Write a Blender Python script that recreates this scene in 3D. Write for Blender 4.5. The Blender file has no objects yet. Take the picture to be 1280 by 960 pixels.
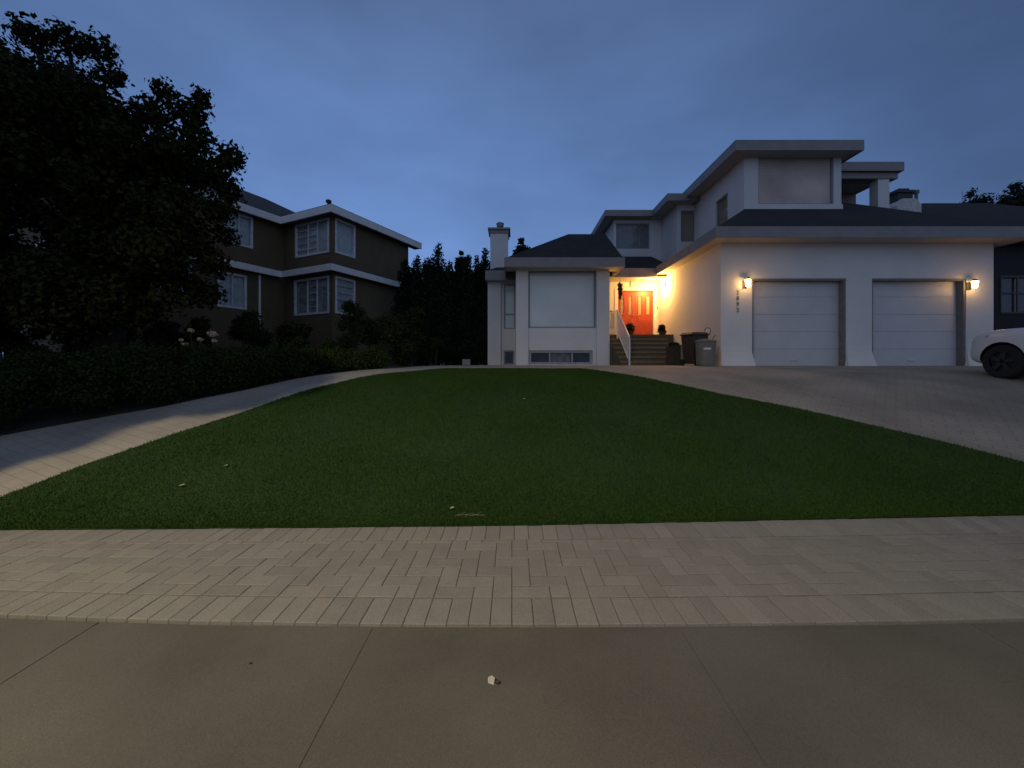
import bpy, bmesh, math, random
import numpy as np
from mathutils import Vector, Matrix
R = math.radians
rng = np.random.default_rng(7)
random.seed(7)
scene = bpy.context.scene
C = scene.collection

# ---------------------------------------------------------------- camera, sky, exposure
F, CU, CV, CZ = 480.0, 640.0, 455.0, 1.5          # focal length and principal point on the 1280 px wide frame
cam = bpy.data.objects.new('camera', bpy.data.cameras.new('camera'))
C.objects.link(cam)
cam.location = (0, 0, CZ)
cam.rotation_euler = (R(90), 0, 0)
cam.data.sensor_width = 36
cam.data.lens = 36 * F / 1280
cam.data.shift_y = -(480 - CV) / 1280
cam.data.clip_start = 0.05
cam.data.clip_end = 2000
scene.camera = cam
scene.view_settings.view_transform = 'Standard'
scene.view_settings.look = 'None'
scene.view_settings.gamma = 1
scene.view_settings.exposure = -0.12
scene.cycles.use_denoising = True
scene.cycles.max_bounces = 6
scene.cycles.sample_clamp_indirect = 4
scene.cycles.transparent_max_bounces = 12

world = bpy.data.worlds.new('World')
scene.world = world
world.use_nodes = True
wn, wl = world.node_tree.nodes, world.node_tree.links
wn.clear()
def N(tree, t, **kw):
    n = tree.nodes.new(t)
    for k, v in kw.items(): setattr(n, k, v)
    return n
wt = world.node_tree
w_out = N(wt, 'ShaderNodeOutputWorld'); w_bg = N(wt, 'ShaderNodeBackground')
w_sky = N(wt, 'ShaderNodeTexSky', sky_type='NISHITA')
w_sky.sun_disc = False; w_sky.sun_elevation = R(-3); w_sky.sun_rotation = R(-20); w_sky.ozone_density = 3
w_tc = N(wt, 'ShaderNodeTexCoord')
w_sep = N(wt, 'ShaderNodeSeparateXYZ')
wl.new(w_tc.outputs['Generated'], w_sep.inputs[0])
w_el = N(wt, 'ShaderNodeValToRGB')                 # dusk overcast: lighter low down, deeper overhead
cr = w_el.color_ramp
cr.elements[0].position = 0.0; cr.elements[0].color = (0.125, 0.212, 0.430, 1)
cr.elements[1].position = 1.0; cr.elements[1].color = (0.110, 0.155, 0.270, 1)
for p, c in ((0.22, (0.126, 0.228, 0.48, 1)), (0.45, (0.112, 0.205, 0.44, 1)), (0.65, (0.092, 0.160, 0.330, 1))):
    e = cr.elements.new(p); e.color = c
wl.new(w_sep.outputs['Z'], w_el.inputs[0])
w_dir = N(wt, 'ShaderNodeVectorMath', operation='DOT_PRODUCT')
wl.new(w_tc.outputs['Generated'], w_dir.inputs[0]); w_dir.inputs[1].default_value = (-0.30, 0.95, 0.0)
w_mr = N(wt, 'ShaderNodeMapRange'); w_mr.inputs['From Min'].default_value = 0.25; w_mr.inputs['From Max'].default_value = 0.98
w_mr.inputs['To Min'].default_value = 0.42; w_mr.inputs['To Max'].default_value = 1.0
wl.new(w_dir.outputs['Value'], w_mr.inputs['Value'])
w_map = N(wt, 'ShaderNodeMapping'); w_map.inputs['Scale'].default_value = (1.3, 1.3, 3.2); w_map.inputs['Rotation'].default_value = (0.25, 0.1, 0.3)
wl.new(w_tc.outputs['Generated'], w_map.inputs[0])
w_no = N(wt, 'ShaderNodeTexNoise'); w_no.inputs['Scale'].default_value = 1.6; w_no.inputs['Detail'].default_value = 5; w_no.inputs['Roughness'].default_value = 0.5
wl.new(w_map.outputs[0], w_no.inputs['Vector'])
w_nr = N(wt, 'ShaderNodeMapRange'); w_nr.inputs['From Min'].default_value = 0.3; w_nr.inputs['From Max'].default_value = 0.7
w_nr.inputs['To Min'].default_value = 0.80; w_nr.inputs['To Max'].default_value = 1.16
wl.new(w_no.outputs['Fac'], w_nr.inputs['Value'])
w_mul = N(wt, 'ShaderNodeMath', operation='MULTIPLY')
wl.new(w_mr.outputs[0], w_mul.inputs[0]); wl.new(w_nr.outputs[0], w_mul.inputs[1])
w_sc = N(wt, 'ShaderNodeVectorMath', operation='SCALE')
wl.new(w_el.outputs[0], w_sc.inputs[0]); wl.new(w_mul.outputs[0], w_sc.inputs['Scale'])
w_bk = N(wt, 'ShaderNodeMapRange'); w_bk.inputs['From Min'].default_value = 0.15; w_bk.inputs['From Max'].default_value = -0.6  # extra brightness added to the unseen sky behind the camera, lifting the front walls
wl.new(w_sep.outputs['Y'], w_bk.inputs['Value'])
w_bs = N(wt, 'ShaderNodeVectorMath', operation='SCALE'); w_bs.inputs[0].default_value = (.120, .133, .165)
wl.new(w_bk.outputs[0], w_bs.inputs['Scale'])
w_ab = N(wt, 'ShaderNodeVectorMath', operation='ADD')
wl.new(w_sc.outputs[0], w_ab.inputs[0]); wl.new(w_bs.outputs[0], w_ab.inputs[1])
w_s2 = N(wt, 'ShaderNodeVectorMath', operation='SCALE'); w_s2.inputs['Scale'].default_value = 0.05
wl.new(w_sky.outputs[0], w_s2.inputs[0])
w_add = N(wt, 'ShaderNodeVectorMath', operation='ADD')
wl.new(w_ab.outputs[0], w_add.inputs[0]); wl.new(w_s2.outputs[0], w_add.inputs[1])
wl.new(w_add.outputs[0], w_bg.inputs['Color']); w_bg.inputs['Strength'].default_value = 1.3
wl.new(w_bg.outputs[0], w_out.inputs['Surface'])

# ---------------------------------------------------------------- materials
MATS = {}
def mat(name, col, rough=0.8, col2=None, scale=8, bump=0.0, bscale=60, metal=0, emis=None, estr=0, spec=None, island=False, wave=None, detail=4, lo=.35, hi=.65, speck=0):
    if name in MATS: return MATS[name]
    m = bpy.data.materials.new(name); m.use_nodes = True
    t = m.node_tree; b = t.nodes['Principled BSDF']
    b.inputs['Roughness'].default_value = rough; b.inputs['Metallic'].default_value = metal
    if spec is not None: b.inputs['Specular IOR Level'].default_value = spec
    tc = N(t, 'ShaderNodeTexCoord')
    if col2 is None: col2 = tuple(min(1, c * 0.78) for c in col)
    no = N(t, 'ShaderNodeTexNoise'); no.inputs['Scale'].default_value = scale; no.inputs['Detail'].default_value = detail
    t.links.new(tc.outputs['Object'], no.inputs['Vector'])
    rp = N(t, 'ShaderNodeValToRGB')
    rp.color_ramp.elements[0].position = lo; rp.color_ramp.elements[1].position = hi
    rp.color_ramp.elements[0].color = (*col2, 1); rp.color_ramp.elements[1].color = (*col, 1)
    out = rp.outputs[0]
    if island:
        g = N(t, 'ShaderNodeNewGeometry')
        mx = N(t, 'ShaderNodeMath', operation='MULTIPLY_ADD'); mx.inputs[1].default_value = 0.40; 
        t.links.new(g.outputs['Random Per Island'], mx.inputs[0])
        m2 = N(t, 'ShaderNodeMath', operation='MULTIPLY'); m2.inputs[1].default_value = 0.62
        t.links.new(no.outputs['Fac'], m2.inputs[0]); t.links.new(m2.outputs[0], mx.inputs[2])
        t.links.new(mx.outputs[0], rp.inputs[0])
        rp.color_ramp.elements[0].position = 0.2; rp.color_ramp.elements[1].position = 0.85
    else:
        t.links.new(no.outputs['Fac'], rp.inputs[0])
    if speck:
        ns = N(t, 'ShaderNodeTexNoise'); ns.inputs['Scale'].default_value = speck; ns.inputs['Detail'].default_value = 3
        t.links.new(tc.outputs['Object'], ns.inputs['Vector'])
        ms = N(t, 'ShaderNodeMapRange'); ms.inputs['From Min'].default_value = .3; ms.inputs['From Max'].default_value = .7
        ms.inputs['To Min'].default_value = .72; ms.inputs['To Max'].default_value = 1.22
        t.links.new(ns.outputs['Fac'], ms.inputs['Value'])
        sv = N(t, 'ShaderNodeVectorMath', operation='SCALE')
        t.links.new(out, sv.inputs[0]); t.links.new(ms.outputs[0], sv.inputs['Scale']); out = sv.outputs[0]
    t.links.new(out, b.inputs['Base Color'])
    if bump:
        n2 = N(t, 'ShaderNodeTexNoise'); n2.inputs['Scale'].default_value = bscale; n2.inputs['Detail'].default_value = 6
        t.links.new(tc.outputs['Object'], n2.inputs['Vector'])
        bp = N(t, 'ShaderNodeBump'); bp.inputs['Strength'].default_value = bump; bp.inputs['Distance'].default_value = 0.02
        t.links.new(n2.outputs['Fac'], bp.inputs['Height']); t.links.new(bp.outputs[0], b.inputs['Normal'])
    if emis:
        b.inputs['Emission Color'].default_value = (*emis, 1); b.inputs['Emission Strength'].default_value = estr
    MATS[name] = m
    return m

def brick_mat(name, c1, c2, mortar, w, h, msize=0.006, rot=0, off=0.5, bump=0.5, rough=0.85, freq=2, squash=1, swap=None):
    m = bpy.data.materials.new(name); m.use_nodes = True
    t = m.node_tree; b = t.nodes['Principled BSDF']; b.inputs['Roughness'].default_value = rough
    tc = N(t, 'ShaderNodeTexCoord'); mp = N(t, 'ShaderNodeMapping'); mp.inputs['Rotation'].default_value = rot if isinstance(rot, tuple) else (0, 0, rot)
    t.links.new(tc.outputs['Object'], mp.inputs[0])
    br = N(t, 'ShaderNodeTexBrick', offset=off)
    br.inputs['Scale'].default_value = 1; br.inputs['Brick Width'].default_value = w; br.inputs['Row Height'].default_value = h
    br.inputs['Mortar Size'].default_value = msize; br.inputs['Mortar Smooth'].default_value = 0.3
    br.inputs['Color1'].default_value = (*c1, 1); br.inputs['Color2'].default_value = (*c2, 1); br.inputs['Mortar'].default_value = (*mortar, 1)
    t.links.new(mp.outputs[0], br.inputs['Vector'])
    no = N(t, 'ShaderNodeTexNoise'); no.inputs['Scale'].default_value = 0.9; no.inputs['Detail'].default_value = 6
    t.links.new(tc.outputs['Object'], no.inputs['Vector'])
    mr = N(t, 'ShaderNodeMapRange'); mr.inputs['From Min'].default_value = .3; mr.inputs['From Max'].default_value = .7
    mr.inputs['To Min'].default_value = .7; mr.inputs['To Max'].default_value = 1.15
    t.links.new(no.outputs['Fac'], mr.inputs['Value'])
    vs = N(t, 'ShaderNodeVectorMath', operation='SCALE')
    t.links.new(br.outputs['Color'], vs.inputs[0]); t.links.new(mr.outputs[0], vs.inputs['Scale'])
    t.links.new(vs.outputs[0], b.inputs['Base Color'])
    bp = N(t, 'ShaderNodeBump'); bp.inputs['Strength'].default_value = bump; bp.inputs['Distance'].default_value = 0.01; bp.invert = True
    t.links.new(br.outputs['Fac'], bp.inputs['Height']); t.links.new(bp.outputs[0], b.inputs['Normal'])
    MATS[name] = m
    return m

stucco = mat('white_stucco', (.70, .70, .69), .9, (.60, .60, .585), .8, .5, 60, detail=8, lo=.2, hi=.7)
trimw = mat('painted_trim', (.25, .24, .235), .6, (.22, .21, .205), 3, .05, 20)
soffit_m = mat('soffit_paint', (.46, .44, .40), .7, (.42, .40, .36), 3)
brightw = mat('bright_white_trim', (.78, .78, .77), .55, (.70, .70, .69), 3)
shingle = brick_mat('asphalt_shingle', (.030, .028, .030), (.018, .017, .019), (.010, .010, .011), .32, .16, .008, 0, .5, .4, .95)
shingle2 = mat('worn_shingle', (.055, .056, .056), .95, (.035, .035, .036), 5, .4, 30)
door_w = mat('garage_door_paint', (.52, .54, .56), .5, (.48, .50, .52), 2)
jamb_m = mat('jamb_grey', (.20, .20, .20), .7)
frame_grey = mat('window_frame_grey', (.26, .28, .31), .5)
frame_white = mat('window_frame_white', (.72, .74, .76), .5)
red_door = mat('red_door_paint', (.33, .042, .018), .45, (.26, .033, .013), 3)
brown_wall = mat('brown_siding', (.135, .100, .056), .9, (.115, .086, .048), 2, .3, 40)
shutter_m = brick_mat('roller_shutter', (.62, .51, .45), (.60, .49, .43), (.45, .38, .34), 50, .05, .004, (R(90), 0, 0), 0, .4, .6)
blind_blue = mat('closed_blind', (.86, .87, .85), .6, (.72, .75, .75), .9)
blind_warm = mat('warm_blind', (.40, .30, .20), .7, (.34, .26, .18), 1)
curtain_m = mat('pale_curtain', (.30, .31, .34), .8, (.16, .17, .19), 6)
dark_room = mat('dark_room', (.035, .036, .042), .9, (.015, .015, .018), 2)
metal_w = mat('white_metal', (.70, .70, .70), .4)
metal_d = mat('dark_metal', (.03, .03, .03), .45, metal=.6)
step_m = mat('olive_step_carpet', (.13, .108, .066), .95, (.10, .082, .05), 20, .4, 120)
stone_g = mat('grey_stone', (.30, .30, .29), .9, (.22, .22, .21), 12, .4, 40)
bark = mat('bark', (.055, .042, .030), .95, (.030, .024, .018), 12, .8, 30)
leafm = mat('maple_leaf', (.030, .036, .011), .85, (.014, .018, .006), 1.5, island=True, spec=.05)
leafh = mat('hedge_leaf', (.034, .056, .012), .85, (.013, .024, .007), 2.5, island=True, spec=.05)
leafs = mat('shrub_leaf', (.040, .052, .018), .85, (.016, .024, .009), 2.5, island=True, spec=.05)
leafc = mat('cedar_leaf', (.022, .038, .020), .85, (.010, .018, .011), 2.0, island=True, spec=.05)
leafd = mat('far_tree_leaf', (.030, .040, .022), .8, (.015, .020, .012), 1.0, island=True, spec=.15)
petal = mat('cream_petal', (.45, .40, .30), .7, (.36, .31, .24), 20)
lamp_metal = mat('lamp_metal', (.05, .045, .04), .4, metal=.7)
glow = mat('lamp_glass', (1, .8, .5), .5, emis=(1.0, .62, .22), estr=22)
glow2 = mat('garage_lamp_glass', (1, .8, .5), .5, emis=(1.0, .58, .20), estr=16)
car_paint = mat('white_car_paint', (.62, .63, .65), .25, (.61, .62, .64), 1)
rubber = mat('tyre_rubber', (.012, .012, .012), .85)
rim_m = mat('dark_rim', (.022, .022, .024), .5)
black_pl = mat('black_plastic', (.012, .012, .013), .6)
bin_brown = mat('brown_bin_plastic', (.045, .028, .020), .6, (.035, .022, .016), 5)
bin_grey = mat('grey_bin_plastic', (.17, .165, .135), .6, (.14, .135, .11), 5)
label_m = mat('pale_sticker', (.65, .66, .66), .6)
concrete_m = None
def glass_mat(name, tint, alpha=.35, rough=.03):
    m = bpy.data.materials.new(name); m.use_nodes = True
    t = m.node_tree; b = t.nodes['Principled BSDF']
    out = t.nodes['Material Output']
    gl = N(t, 'ShaderNodeBsdfGlossy'); gl.inputs['Roughness'].default_value = rough; gl.inputs['Color'].default_value = (.9, .95, 1, 1)
    tr = N(t, 'ShaderNodeBsdfTransparent'); tr.inputs['Color'].default_value = (*tint, 1)
    lw = N(t, 'ShaderNodeLayerWeight'); pw_ = N(t, 'ShaderNodeMath', operation='POWER'); pw_.inputs[1].default_value = 4; t.links.new(lw.outputs['Facing'], pw_.inputs[0])
    ad = N(t, 'ShaderNodeMath', operation='ADD'); ad.inputs[1].default_value = alpha * .06
    t.links.new(pw_.outputs[0], ad.inputs[0])
    mx = N(t, 'ShaderNodeMixShader')
    t.links.new(ad.outputs[0], mx.inputs[0]); t.links.new(tr.outputs[0], mx.inputs[1]); t.links.new(gl.outputs[0], mx.inputs[2])
    t.links.new(mx.outputs[0], out.inputs['Surface'])
    t.nodes.remove(b)
    MATS[name] = m
    return m
glass = glass_mat('window_glass', (.93, .95, .95))
glass_dark = glass_mat('car_glass', (.25, .27, .3))

# ---------------------------------------------------------------- helpers
ROOT = {}
def tag(o, label, cat, group=None, kind=None):
    o['label'] = label; o['category'] = cat
    if group: o['group'] = group
    if kind: o['kind'] = kind
    return o
def thing(name, loc, label, cat, group=None, rotz=0, rot=None):
    o = bpy.data.objects.new(name, None); C.objects.link(o)
    o.location = loc; o.rotation_euler = rot if rot else (0, 0, rotz)
    o.empty_display_size = .2
    tag(o, label, cat, group)
    ROOT[o.name] = (Matrix.Translation(loc) @ o.rotation_euler.to_matrix().to_4x4()).inverted()
    return o
def link_mesh(name, me, m, parent=None):
    o = bpy.data.objects.new(name, me); C.objects.link(o)
    if m: me.materials.append(m)
    if parent: o.parent = parent
    return o
class MB:
    def __init__(s): s.v = []; s.f = []
    def add(s, vs, fs):
        n = len(s.v); s.v += [tuple(p) for p in vs]; s.f += [tuple(i + n for i in f) for f in fs]; return s
    def box(s, x0, x1, y0, y1, z0, z1):
        return s.add([(x0,y0,z0),(x1,y0,z0),(x1,y1,z0),(x0,y1,z0),(x0,y0,z1),(x1,y0,z1),(x1,y1,z1),(x0,y1,z1)],
                     [(0,3,2,1),(4,5,6,7),(0,1,5,4),(1,2,6,5),(2,3,7,6),(3,0,4,7)])
    def hull(s, top, bot):
        n = len(top)
        return s.add(list(bot) + list(top), [tuple(range(n))[::-1], tuple(range(n, 2*n))] + [(i, (i+1) % n, n + (i+1) % n, n + i) for i in range(n)])
    def tube(s, pts, r, n=8, r2=None):
        pts = [Vector(p) for p in pts]; k = len(pts); rings = []
        for i, p in enumerate(pts):
            d = (pts[min(i+1, k-1)] - pts[max(i-1, 0)]).normalized()
            a = d.orthogonal().normalized() if i == 0 else (pa - d * pa.dot(d)).normalized()
            pa = a; b = d.cross(a)
            rr = r[i] if isinstance(r, (list, tuple)) else (r if r2 is None else r + (r2 - r) * i / (k - 1))
            rings.append([p + (a * math.cos(2*math.pi*j/n) + b * math.sin(2*math.pi*j/n)) * rr for j in range(n)])
        vs = [q for g in rings for q in g]; fs = []
        for i in range(k-1):
            for j in range(n):
                fs.append((i*n+j, i*n+(j+1) % n, (i+1)*n+(j+1) % n, (i+1)*n+j))
        fs += [tuple(range(n))[::-1], tuple(range((k-1)*n, k*n))]
        return s.add(vs, fs)
    def lathe(s, cx, cy, prof, n=20, sq=None):
        """prof: (radius, z) from bottom to top; sq = power of a superellipse for squared bins"""
        vs = []; fs = []
        for r, z in prof:
            for j in range(n):
                a = 2*math.pi*j/n; ca, sa = math.cos(a), math.sin(a)
                if sq: e = 2/sq; ca = math.copysign(abs(ca)**e, ca); sa = math.copysign(abs(sa)**e, sa)
                vs.append((cx + r*ca, cy + r*sa, z))
        k = len(prof)
        for i in range(k-1):
            for j in range(n): fs.append((i*n+j, i*n+(j+1) % n, (i+1)*n+(j+1) % n, (i+1)*n+j))
        fs += [tuple(range(n))[::-1], tuple(range((k-1)*n, k*n))]
        return s.add(vs, fs)
    def wall(s, ax, a, b, u0, u1, z0, z1, holes=()):
        """wall slab between a..b on axis ax ('y' = facing the camera), with rectangular holes (u0,u1,z0,z1)"""
        us = sorted({u0, u1, *[min(max(h[i], u0), u1) for h in holes for i in (0, 1)]})
        zs = sorted({z0, z1, *[min(max(h[i], z0), z1) for h in holes for i in (2, 3)]})
        for j in range(len(zs)-1):
            run = None
            for i in range(len(us)-1):
                cu, cz = (us[i]+us[i+1])/2, (zs[j]+zs[j+1])/2
                solid = not any(h[0] < cu < h[1] and h[2] < cz < h[3] for h in holes)
                if solid: run = us[i] if run is None else run; end = us[i+1]
                if run is not None and (not solid or i == len(us)-2):
                    if ax == 'y': s.box(run, end, a, b, zs[j], zs[j+1])
                    else: s.box(a, b, run, end, zs[j], zs[j+1])
                    run = None
        return s
    def mesh(s, root=None, smooth=False, bevel=0):
        me = bpy.data.meshes.new('m')
        vs = s.v
        if root is not None:
            M = ROOT[root.name]; vs = [tuple(M @ Vector(p)) for p in s.v]
        me.from_pydata(vs, [], s.f); me.update()
        if bevel:
            bm = bmesh.new(); bm.from_mesh(me)
            bmesh.ops.remove_doubles(bm, verts=bm.verts, dist=1e-5)
            ed = [e for e in bm.edges if len(e.link_faces) == 2 and e.calc_face_angle(0) > .5]
            bmesh.ops.bevel(bm, geom=ed, offset=bevel, segments=2, affect='EDGES', profile=.5)
            bm.to_mesh(me); bm.free()
        if smooth:
            me.polygons.foreach_set('use_smooth', [True]*len(me.polygons))
        return me
    def build(s, name, m, parent=None, root=None, smooth=False, bevel=0, local=False):
        root = root or parent
        if root is not None and root.name not in ROOT: root = root.parent
        return link_mesh(name, s.mesh(None if local else root, smooth, bevel), m, parent)
def solo(name, mb, m, loc, label, cat, group=None, **k):
    """a thing that is one mesh, with its origin at its base"""
    mb.v = [(x-loc[0], y-loc[1], z-loc[2]) for x, y, z in mb.v]
    o = link_mesh(name, mb.mesh(None, **k), m); o.location = loc
    return tag(o, label, cat, group)
def struct(name, mb, m, smooth=False):
    o = link_mesh(name, mb.mesh(None, smooth), m); o['kind'] = 'structure'
    return o
def X(u, Y): return (u - CU) / F * Y
def Z(v, Y): return CZ + (CV - v) / F * Y

# ground height along the depth of the plot
_ky = [-60, 3.5, 4.5, 5.5, 6.7, 7.8, 9.0, 10.5, 12, 60, 400]
_kd = [1.5, 1.49, 1.19, .86, .50, .27, .13, .07, .05, .03, .0]
_gy = np.linspace(-5, 25, 3001); _gd = np.interp(_gy, _ky, _kd)
_k = np.ones(61)/61; _gs = np.convolve(np.pad(_gd, 30, mode='edge'), _k, 'valid')
_gs = np.where(_gy < 3.45, _gd, _gs)
_gs = np.where((_gy >= 3.45) & (_gy < 3.9), np.interp(_gy, [3.45, 3.9], [np.interp(3.45, _gy, _gs), np.interp(3.9, _gy, _gs)]), _gs)
def G(y): return CZ - float(np.interp(y, _gy, _gs)) if -5 < y < 25 else CZ - float(np.interp(y, _ky, _kd))
def gp(u, v):
    k = (v - CV) / F; lo, hi = .5, 24.
    for _ in range(50):
        m = (lo+hi)/2
        if (CZ - G(m))/m > k: lo = m
        else: hi = m
    return X(u, lo), lo

# ---------------------------------------------------------------- the setting: ground, walks, lawn
soil = mat('soil', (.030, .028, .018), .95, (.016, .016, .010), 4, .5, 20)
ys = [-60, -30, -12] + list(np.arange(-5, 16, .15)) + [18, 22, 30, 60, 120, 400]
g = MB(); xs = [-400, -60, -20, -10, -5, 0, 5, 10, 20, 60, 400]
g.v = [(x, y, G(y) - .03) for y in ys for x in xs]
nx = len(xs)
g.f = [(j*nx+i, j*nx+i+1, (j+1)*nx+i+1, (j+1)*nx+i) for j in range(len(ys)-1) for i in range(nx-1)]
struct('ground', g, soil)

lawnL = [gp(0, 622), gp(100, 583), gp(200, 549), gp(300, 517), gp(400, 484), gp(480, 468), gp(560, 461.5)]
lawnR = [gp(1280, 580), gp(1180, 553), gp(1080, 530), gp(1000, 512), gp(900, 493), gp(830, 478), gp(775, 468), gp(725, 461.5)]
pathL = [gp(0, 545), gp(200, 509), gp(300, 489), gp(420, 466), gp(500, 460)]
topY = min(lawnL[-1][1], lawnR[-1][1])
lL = lambda y: float(np.interp(y, [3.5] + [p[1] for p in lawnL], [-5.25] + [p[0] for p in lawnL]))
lR = lambda y: float(np.interp(y, [3.5] + [p[1] for p in lawnR], [6.9] + [p[0] for p in lawnR]))
pL = lambda y: float(np.interp(y, [3.5] + [p[1] for p in pathL] + [16.4], [-9.5] + [p[0] for p in pathL] + [-1.4]))
def strip(y0, y1, fl, fr, dz, nxs=12, dy=.08, tl=1):
    n = max(2, int((y1-y0)/dy)); m = MB()
    for j in range(n+1):
        y = y0 + (y1-y0)*j/n; a, b = fl(y), fr(y)
        for i in range(nxs+1):
            xx = a + (b-a)*i/nxs; yy = y + tilt(xx)*max(0, 1-(y-y0)/1.5)*(y0 < 3.6)*tl; m.v.append((xx, yy, G(yy) + dz))
    w = nxs+1
    m.f = [(j*w+i, j*w+i+1, (j+1)*w+i+1, (j+1)*w+i) for j in range(n) for i in range(nxs)]
    return m
C1 = 2.19                                          # street edge of the paver walk
warp = lambda x: .010*min(x*x, 16) if x < 0 else .006*min(x*x, 16)
tilt = lambda x: max(-6, min(6, x)) * (.030 if x > 0 else .014)
drive_m = brick_mat('driveway_pavers', (.265, .24, .20), (.245, .222, .185), (.20, .183, .155), .25, .125, .008, R(45), .5, .5, .85)
path_m = brick_mat('path_pavers', (.31, .285, .235), (.295, .27, .225), (.26, .24, .20), .25, .125, .008, R(20), .5, .5, .85)
struct('driveway', strip(3.52, topY, lR, lambda y: 19.0, .0, 30), drive_m)
struct('left_path', strip(3.52, topY, pL, lL, .0, 14), path_m)
struct('house_apron', strip(topY, 16.35, pL, lambda y: 19.0, .0, 40), drive_m)
lawn_soil = mat('turf', (.016, .042, .004), .95, (.011, .030, .003), 3, .6, 50)
struct('lawn', strip(3.492, topY, lambda y: lL(y)+.01, lambda y: lR(y)-.01, .012, 60), lawn_soil)

# concrete sidewalk panels with rounded joints, then kerb and road behind the camera
conc = mat('sidewalk_concrete', (  .118, .113, .090), .85, (.066, .063, .050), 1.1, .12, 420, detail=12, lo=.25, hi=.75, speck=260)
m = MB()
jx = [-9.2, -7.5, -5.8, -4.1, -2.4, -.79, .95, 2.65, 4.35, 6.05, 7.75, 9.45]
for a, b in zip(jx, jx[1:]):
    nn = 8
    for (ya, yb) in ((.62, 3), (-1.1, .6)):
        top = []; 
        pts = [(a+.004, ya), (b-.004, ya)] + [(b-.004 - (b-a-.008)*i/nn, (C1-.012 if yb == 3 else yb)) for i in range(nn+1)]
        pts = [(x, (y + warp(x)) if (yb == 3 and y > 2) else y) for x, y in pts]
        m.hull([(x, y, -.002 + .0) for x, y in pts], [(x, y, -.025) for x, y in pts])
m.box(-9.2, 9.45, -1.1, C1+.02, -.03, -.005)
sw = struct('sidewalk', m, conc)
asph = mat('asphalt', (.055, .055, .055), .9, (.04, .04, .04), 6, .4, 80)
struct('kerb', MB().box(-60, 60, -1.35, -1.12, -.14, 0), conc)
struct('road', MB().box(-60, 60, -10, -1.36, -.135, -.12), asph)

# paver walk: soldier courses and herringbone field, every paver real
B = .125; mb = MB()
def paver(x0, x1, y0, y1):
    gx, gy = .0035, .0075; x0 += gx/2; x1 -= gx/2; y0 += gy/2; y1 -= gy/2
    h = random.uniform(-.0018, .0018); b = .004
    tx, ty = random.uniform(-.003, .003), random.uniform(-.003, .003)
    cx, cy = (x0+x1)/2, (y0+y1)/2
    o = [(x0, y0), (x1, y0), (x1, y1), (x0, y1)]; q = [(x0+b, y0+b), (x1-b, y0+b), (x1-b, y1-b), (x0+b, y1-b)]
    w = lambda p: p[1] + warp(p[0])*max(0, 1-(p[1]-C1)/1.3) + tilt(p[0])*min(1, (p[1]-C1)/1.3); n = len(mb.v)
    zz = lambda p, d: G(w(p)) + .004 + h + (p[0]-cx)*tx + (p[1]-cy)*ty + d
    mb.v += [(p[0], w(p), zz(p, -.03)) for p in o] + [(p[0], w(p), zz(p, -b*.7)) for p in o] + [(p[0], w(p), zz(p, 0)) for p in q]
    mb.f += [(n+8, n+9, n+10, n+11)] + [(n+k*4+i, n+k*4+(i+1) % 4, n+(k+1)*4+(i+1) % 4, n+(k+1)*4+i) for k in (0, 1) for i in range(4)]
nb = 76
for i in range(-nb, nb):
    paver(i*B, (i+1)*B, C1, C1+2*B)
    paver(i*B+.02, (i+1)*B+.02, C1+8.5*B, C1+10.5*B)
f0 = C1+2*B+.005; rows = 6.42
for i in range(-nb, nb):
    for j in range(-2, 8):
        r = (i-j) % 4
        if r == 0: c = [i, i+2, j, j+1]
        elif r == 3: c = [i, i+1, j, j+2]
        else: continue
        c[2] = max(c[2], 0); c[3] = min(c[3], rows)
        if c[3]-c[2] > .2: paver(c[0]*B, c[1]*B, f0+c[2]*B, f0+c[3]*B)
pav_m = mat('walk_pavers', (.240, .232, .200), .85, (.180, .174, .150), 7, .3, 260, island=True, speck=190)
struct('paver_walk', mb, pav_m)
struct('paver_bed', strip(C1+.12, 3.56, lambda y: -9.5, lambda y: 9.5, -.006, 8, tl=0), mat('joint_sand', (.075, .07, .055), .95))

# ---------------------------------------------------------------- foliage and grass meshes
def leaf_mesh(cent, rad, count, size, squash=1.0, shell=.5, drop=0.0, flat=.0, floor=None):
    """count leaf-sized quads spread over clumps (cent: n x 3, rad: n), denser towards each clump's outside"""
    cent = np.asarray(cent, float); rad = np.asarray(rad, float)
    w = rad**2.2; w /= w.sum()
    k = rng.choice(len(rad), count, p=w)
    d = rng.normal(size=(count, 3)); d /= np.linalg.norm(d, axis=1)[:, None]
    rr = rad[k] * (shell + (1-shell)*rng.random(count))**.7 * rng.uniform(.55, 1.12, count)
    d[:, 2] *= squash
    p = cent[k] + d*rr[:, None]
    if floor is not None: p[:, 2] = np.maximum(p[:, 2], floor + rng.random(count)*.05)
    n = d + rng.normal(size=(count, 3))*.7; n[:, 2] += flat; n /= np.linalg.norm(n, axis=1)[:, None]
    t = np.cross(n, rng.normal(size=(count, 3))); t /= np.linalg.norm(t, axis=1)[:, None]
    b = np.cross(n, t)
    s = size*rng.uniform(.6, 1.25, count)[:, None]
    q = np.stack([p - t*s*.55, p + b*s*.38 + n*s*.08, p + t*s*.6, p - b*s*.38 + n*s*.08], 1).reshape(-1, 3)
    me = bpy.data.meshes.new('leaves')
    me.vertices.add(count*4); me.loops.add(count*4); me.polygons.add(count)
    me.vertices.foreach_set('co', q.ravel().astype('f'))
    me.loops.foreach_set('vertex_index', np.arange(count*4, dtype='i'))
    me.polygons.foreach_set('loop_start', np.arange(0, count*4, 4, dtype='i'))
    me.polygons.foreach_set('loop_total', np.full(count, 4, 'i'))
    me.update(calc_edges=True)
    return me

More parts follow.
